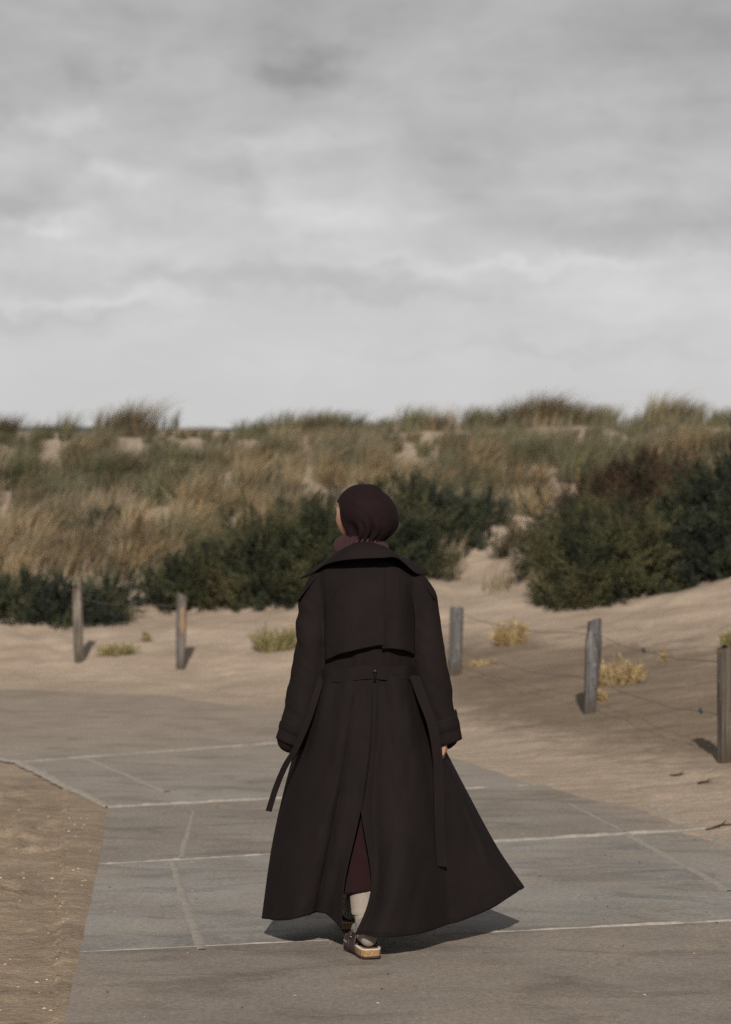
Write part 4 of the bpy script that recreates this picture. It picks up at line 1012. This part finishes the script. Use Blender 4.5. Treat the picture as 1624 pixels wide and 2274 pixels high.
PT = [post('leftmost fence post, thin weathered wood with a pale upper half', 176, 1472, 173, 1305, 23, [(0, .8), (.35, .95), (.5, 1.05), (.54, 1.0), (1, .96)], (.135, .115, .095), 1, (174, 1312, 171, 1386, 15, 'old_wood')),
      post('second fence post from the left, grey with a bare tan face', 402, 1487, 405, 1320, 22, [(0, .82), (.5, .98), (.8, 1.0), (1, 1.02)], (.120, .110, .100), 2, (406, 1348, 405, 1408, 13, 'bare_wood')),
      post('grey fence post just right of the coat sleeve, nearest the person', 1010, 1500, 1014, 1350, 29, [(0, .98), (.6, 1.0), (1, 1.05)], GREY, 3),
      post('leaning grey fence post with a split head and golden stems behind it', 1309, 1584, 1320, 1378, 30, [(0, .95), (.3, 1.0), (.55, 1.1), (.82, 1.15), (.84, 1.0), (1, 1.0)], GREY, 4, (1311, 1402, 1309, 1470, 14, 'old_wood')),
      post('thick dark fence post cut by the right picture edge', 1611, 1694, 1614, 1440, 36, [(0, .95), (.5, 1.0), (1, 1.06)], BRN, 5)]
def wire(label, pts, sag, tags=()):
    V = []; sp = [np.array(q) for q in pts]; path = []
    for a, b in zip(sp[:-1], sp[1:]):
        for t in np.linspace(0, 1, 24, endpoint=False): path.append(a + (b - a) * t - np.array((0, 0, sag * 4 * t * (1 - t))) + np.array((0, 0, .006 * math.sin(t * 17))))
    path.append(sp[-1]); v, f = tube(path, [.0028] * len(path), 6)
    if not tags: return tag(mesh_np('fence_wire', v, f, MT['wire'], None, origin=tuple(sp[0])), label, 'wire', 'fence wires')
    root = empty('fence_wire', tuple(sp[0]), label, 'wire', 'fence wires'); mesh_np('strand', v, f, MT['wire'], root)
    for t in tags:
        c = path[int(t * (len(path) - 1))]; d = path[int(t * (len(path) - 1)) + 1] - c; d /= np.linalg.norm(d)
        v, f = tube([c - d * .03, c - d * .012 + (0, 0, .008), c + d * .012 - (0, 0, .006), c + d * .032], [.006, .013, .011, .007], 8); mesh_np('marker_tag', v, f, MT['blue_tag'], root)
def on(i, t): p, top, r = PT[i]; return p + (top - p) * t + np.array((0, -r * 1.0, 0))
beyond = np.array((4.3, 11.5, .9))
wire('upper fence wire between the three right posts, with a blue tag', [on(2, .92), on(3, .86), on(4, .88)], .05, (.72,))
wire('lower fence wire between the three right posts, with a blue tag', [on(2, .38), on(3, .38), on(4, .42)], .05, (.93,))
wire('thin fence wire running left from the second left post', [on(0, .86), on(1, .86)], .04)

# ------------------------------------------------------------------ twigs and shells
def stick(label, x, y, l, ang, seed):
    p = hit(x, y, 6.0) + np.array((0, 0, .006)); rng = random.Random(seed); d = np.array((math.cos(ang), math.sin(ang), 0)); pts = []
    for t in np.linspace(-.5, .5, 6):
        q = p + d * l * t + np.array((rng.uniform(-.01, .01), rng.uniform(-.01, .01), 0)); q[2] = float(terrain(q[0], q[1])) + .007; pts.append(q)
    v, f = tube(pts, [.003, .006, .008, .005, .004, .002], 7); b = pts[3]; v2, f2 = tube([b, b + (.03, .03, .02)], [.004, .002], 6)
    root = empty('twig', tuple(p), label, 'twig'); mesh_np('stem', v, f, MT['twig'], root); mesh_np('side_shoot', v2, f2, MT['twig'], root)
stick('short dark twig lying on the sand at the foot of the bank', 1504, 1724, .075, -.3, 1)
stick('dark crumbled twig on the sand below the rightmost post', 1562, 1741, .085, -.1, 2)
stick('long thin twig lying beside the slab edge at the right', 1600, 1836, .15, .15, 3)
def shells():
    rng = np.random.default_rng(5); V = []; F = []; Cc = []
    def chip(p, s, col):
        a = rng.uniform(0, 6.283); n = 7; o = len(V); el = rng.uniform(.35, .9)
        for k in range(n):
            q = 2 * math.pi * k / n; x, y = s * math.cos(q), s * el * math.sin(q) * rng.uniform(.8, 1.1)
            V.append((p[0] + x * math.cos(a) - y * math.sin(a), p[1] + x * math.sin(a) + y * math.cos(a), p[2] + .001))
        V.append((p[0], p[1], p[2] + s * .55))
        for k in range(n): F.append((o + k, o + (k + 1) % n, o + n))
        Cc.extend([col] * (n + 1))
    cl = np.array([(.55, .47, .37), (.62, .56, .48), (.45, .36, .27), (.40, .28, .18)])
    k = 0
    while k < 1600:
        x, y = rng.uniform(-2.4, -.9), 6.5 + 7 * rng.random() ** 1.2
        if float(path_dist(np.array([x]), np.array([y]))[0]) < .02: continue
        s = .0018 + .010 * rng.random() ** 6; chip((x, y, float(terrain(x, y, True))), s, cl[rng.integers(4)] * rng.uniform(.6, 1.1)); k += 1
    o = mesh_np('shell_grit', np.array(V), F, MT['shell'], None, False, np.array(Cc)); tag(o, 'scattered pale shell grit on the brown sand left of the path', 'shells', None, 'stuff')
    V, F, Cc = [], [], []
    k = 0
    def chip2(p, s, col):
        nonlocal V, F, Cc
        a = rng.uniform(0, 6.283); o = len(V)
        for q in np.linspace(0, 6.283, 6, endpoint=False): V.append((p[0] + s * math.cos(q), p[1] + s * .7 * math.sin(q + a), p[2]))
        V.append((p[0], p[1], p[2] + s * .6)); F.extend([(o + i, o + (i + 1) % 6, o + 6) for i in range(6)]); Cc.extend([col] * 7)
    while k < 500:
        x, y = rng.uniform(-1.2, 1.9), rng.uniform(7.0, 13)
        if float(path_dist(np.array([x]), np.array([y]))[0]) > -.05: continue
        dark = rng.random() < .45; chip2((x, y, .0032), .0015 + .005 * rng.random() ** 4, np.array((.03, .026, .022)) if dark else cl[rng.integers(4)] * .7); k += 1
    o = mesh_np('path_grit', np.array(V), F, MT['shell'], None, False, np.array(Cc)); tag(o, 'tiny loose grit and shell chips strewn over the concrete slabs', 'grit', None, 'stuff')
shells()

for o in scene.objects:
    if '_org' in o: del o['_org']
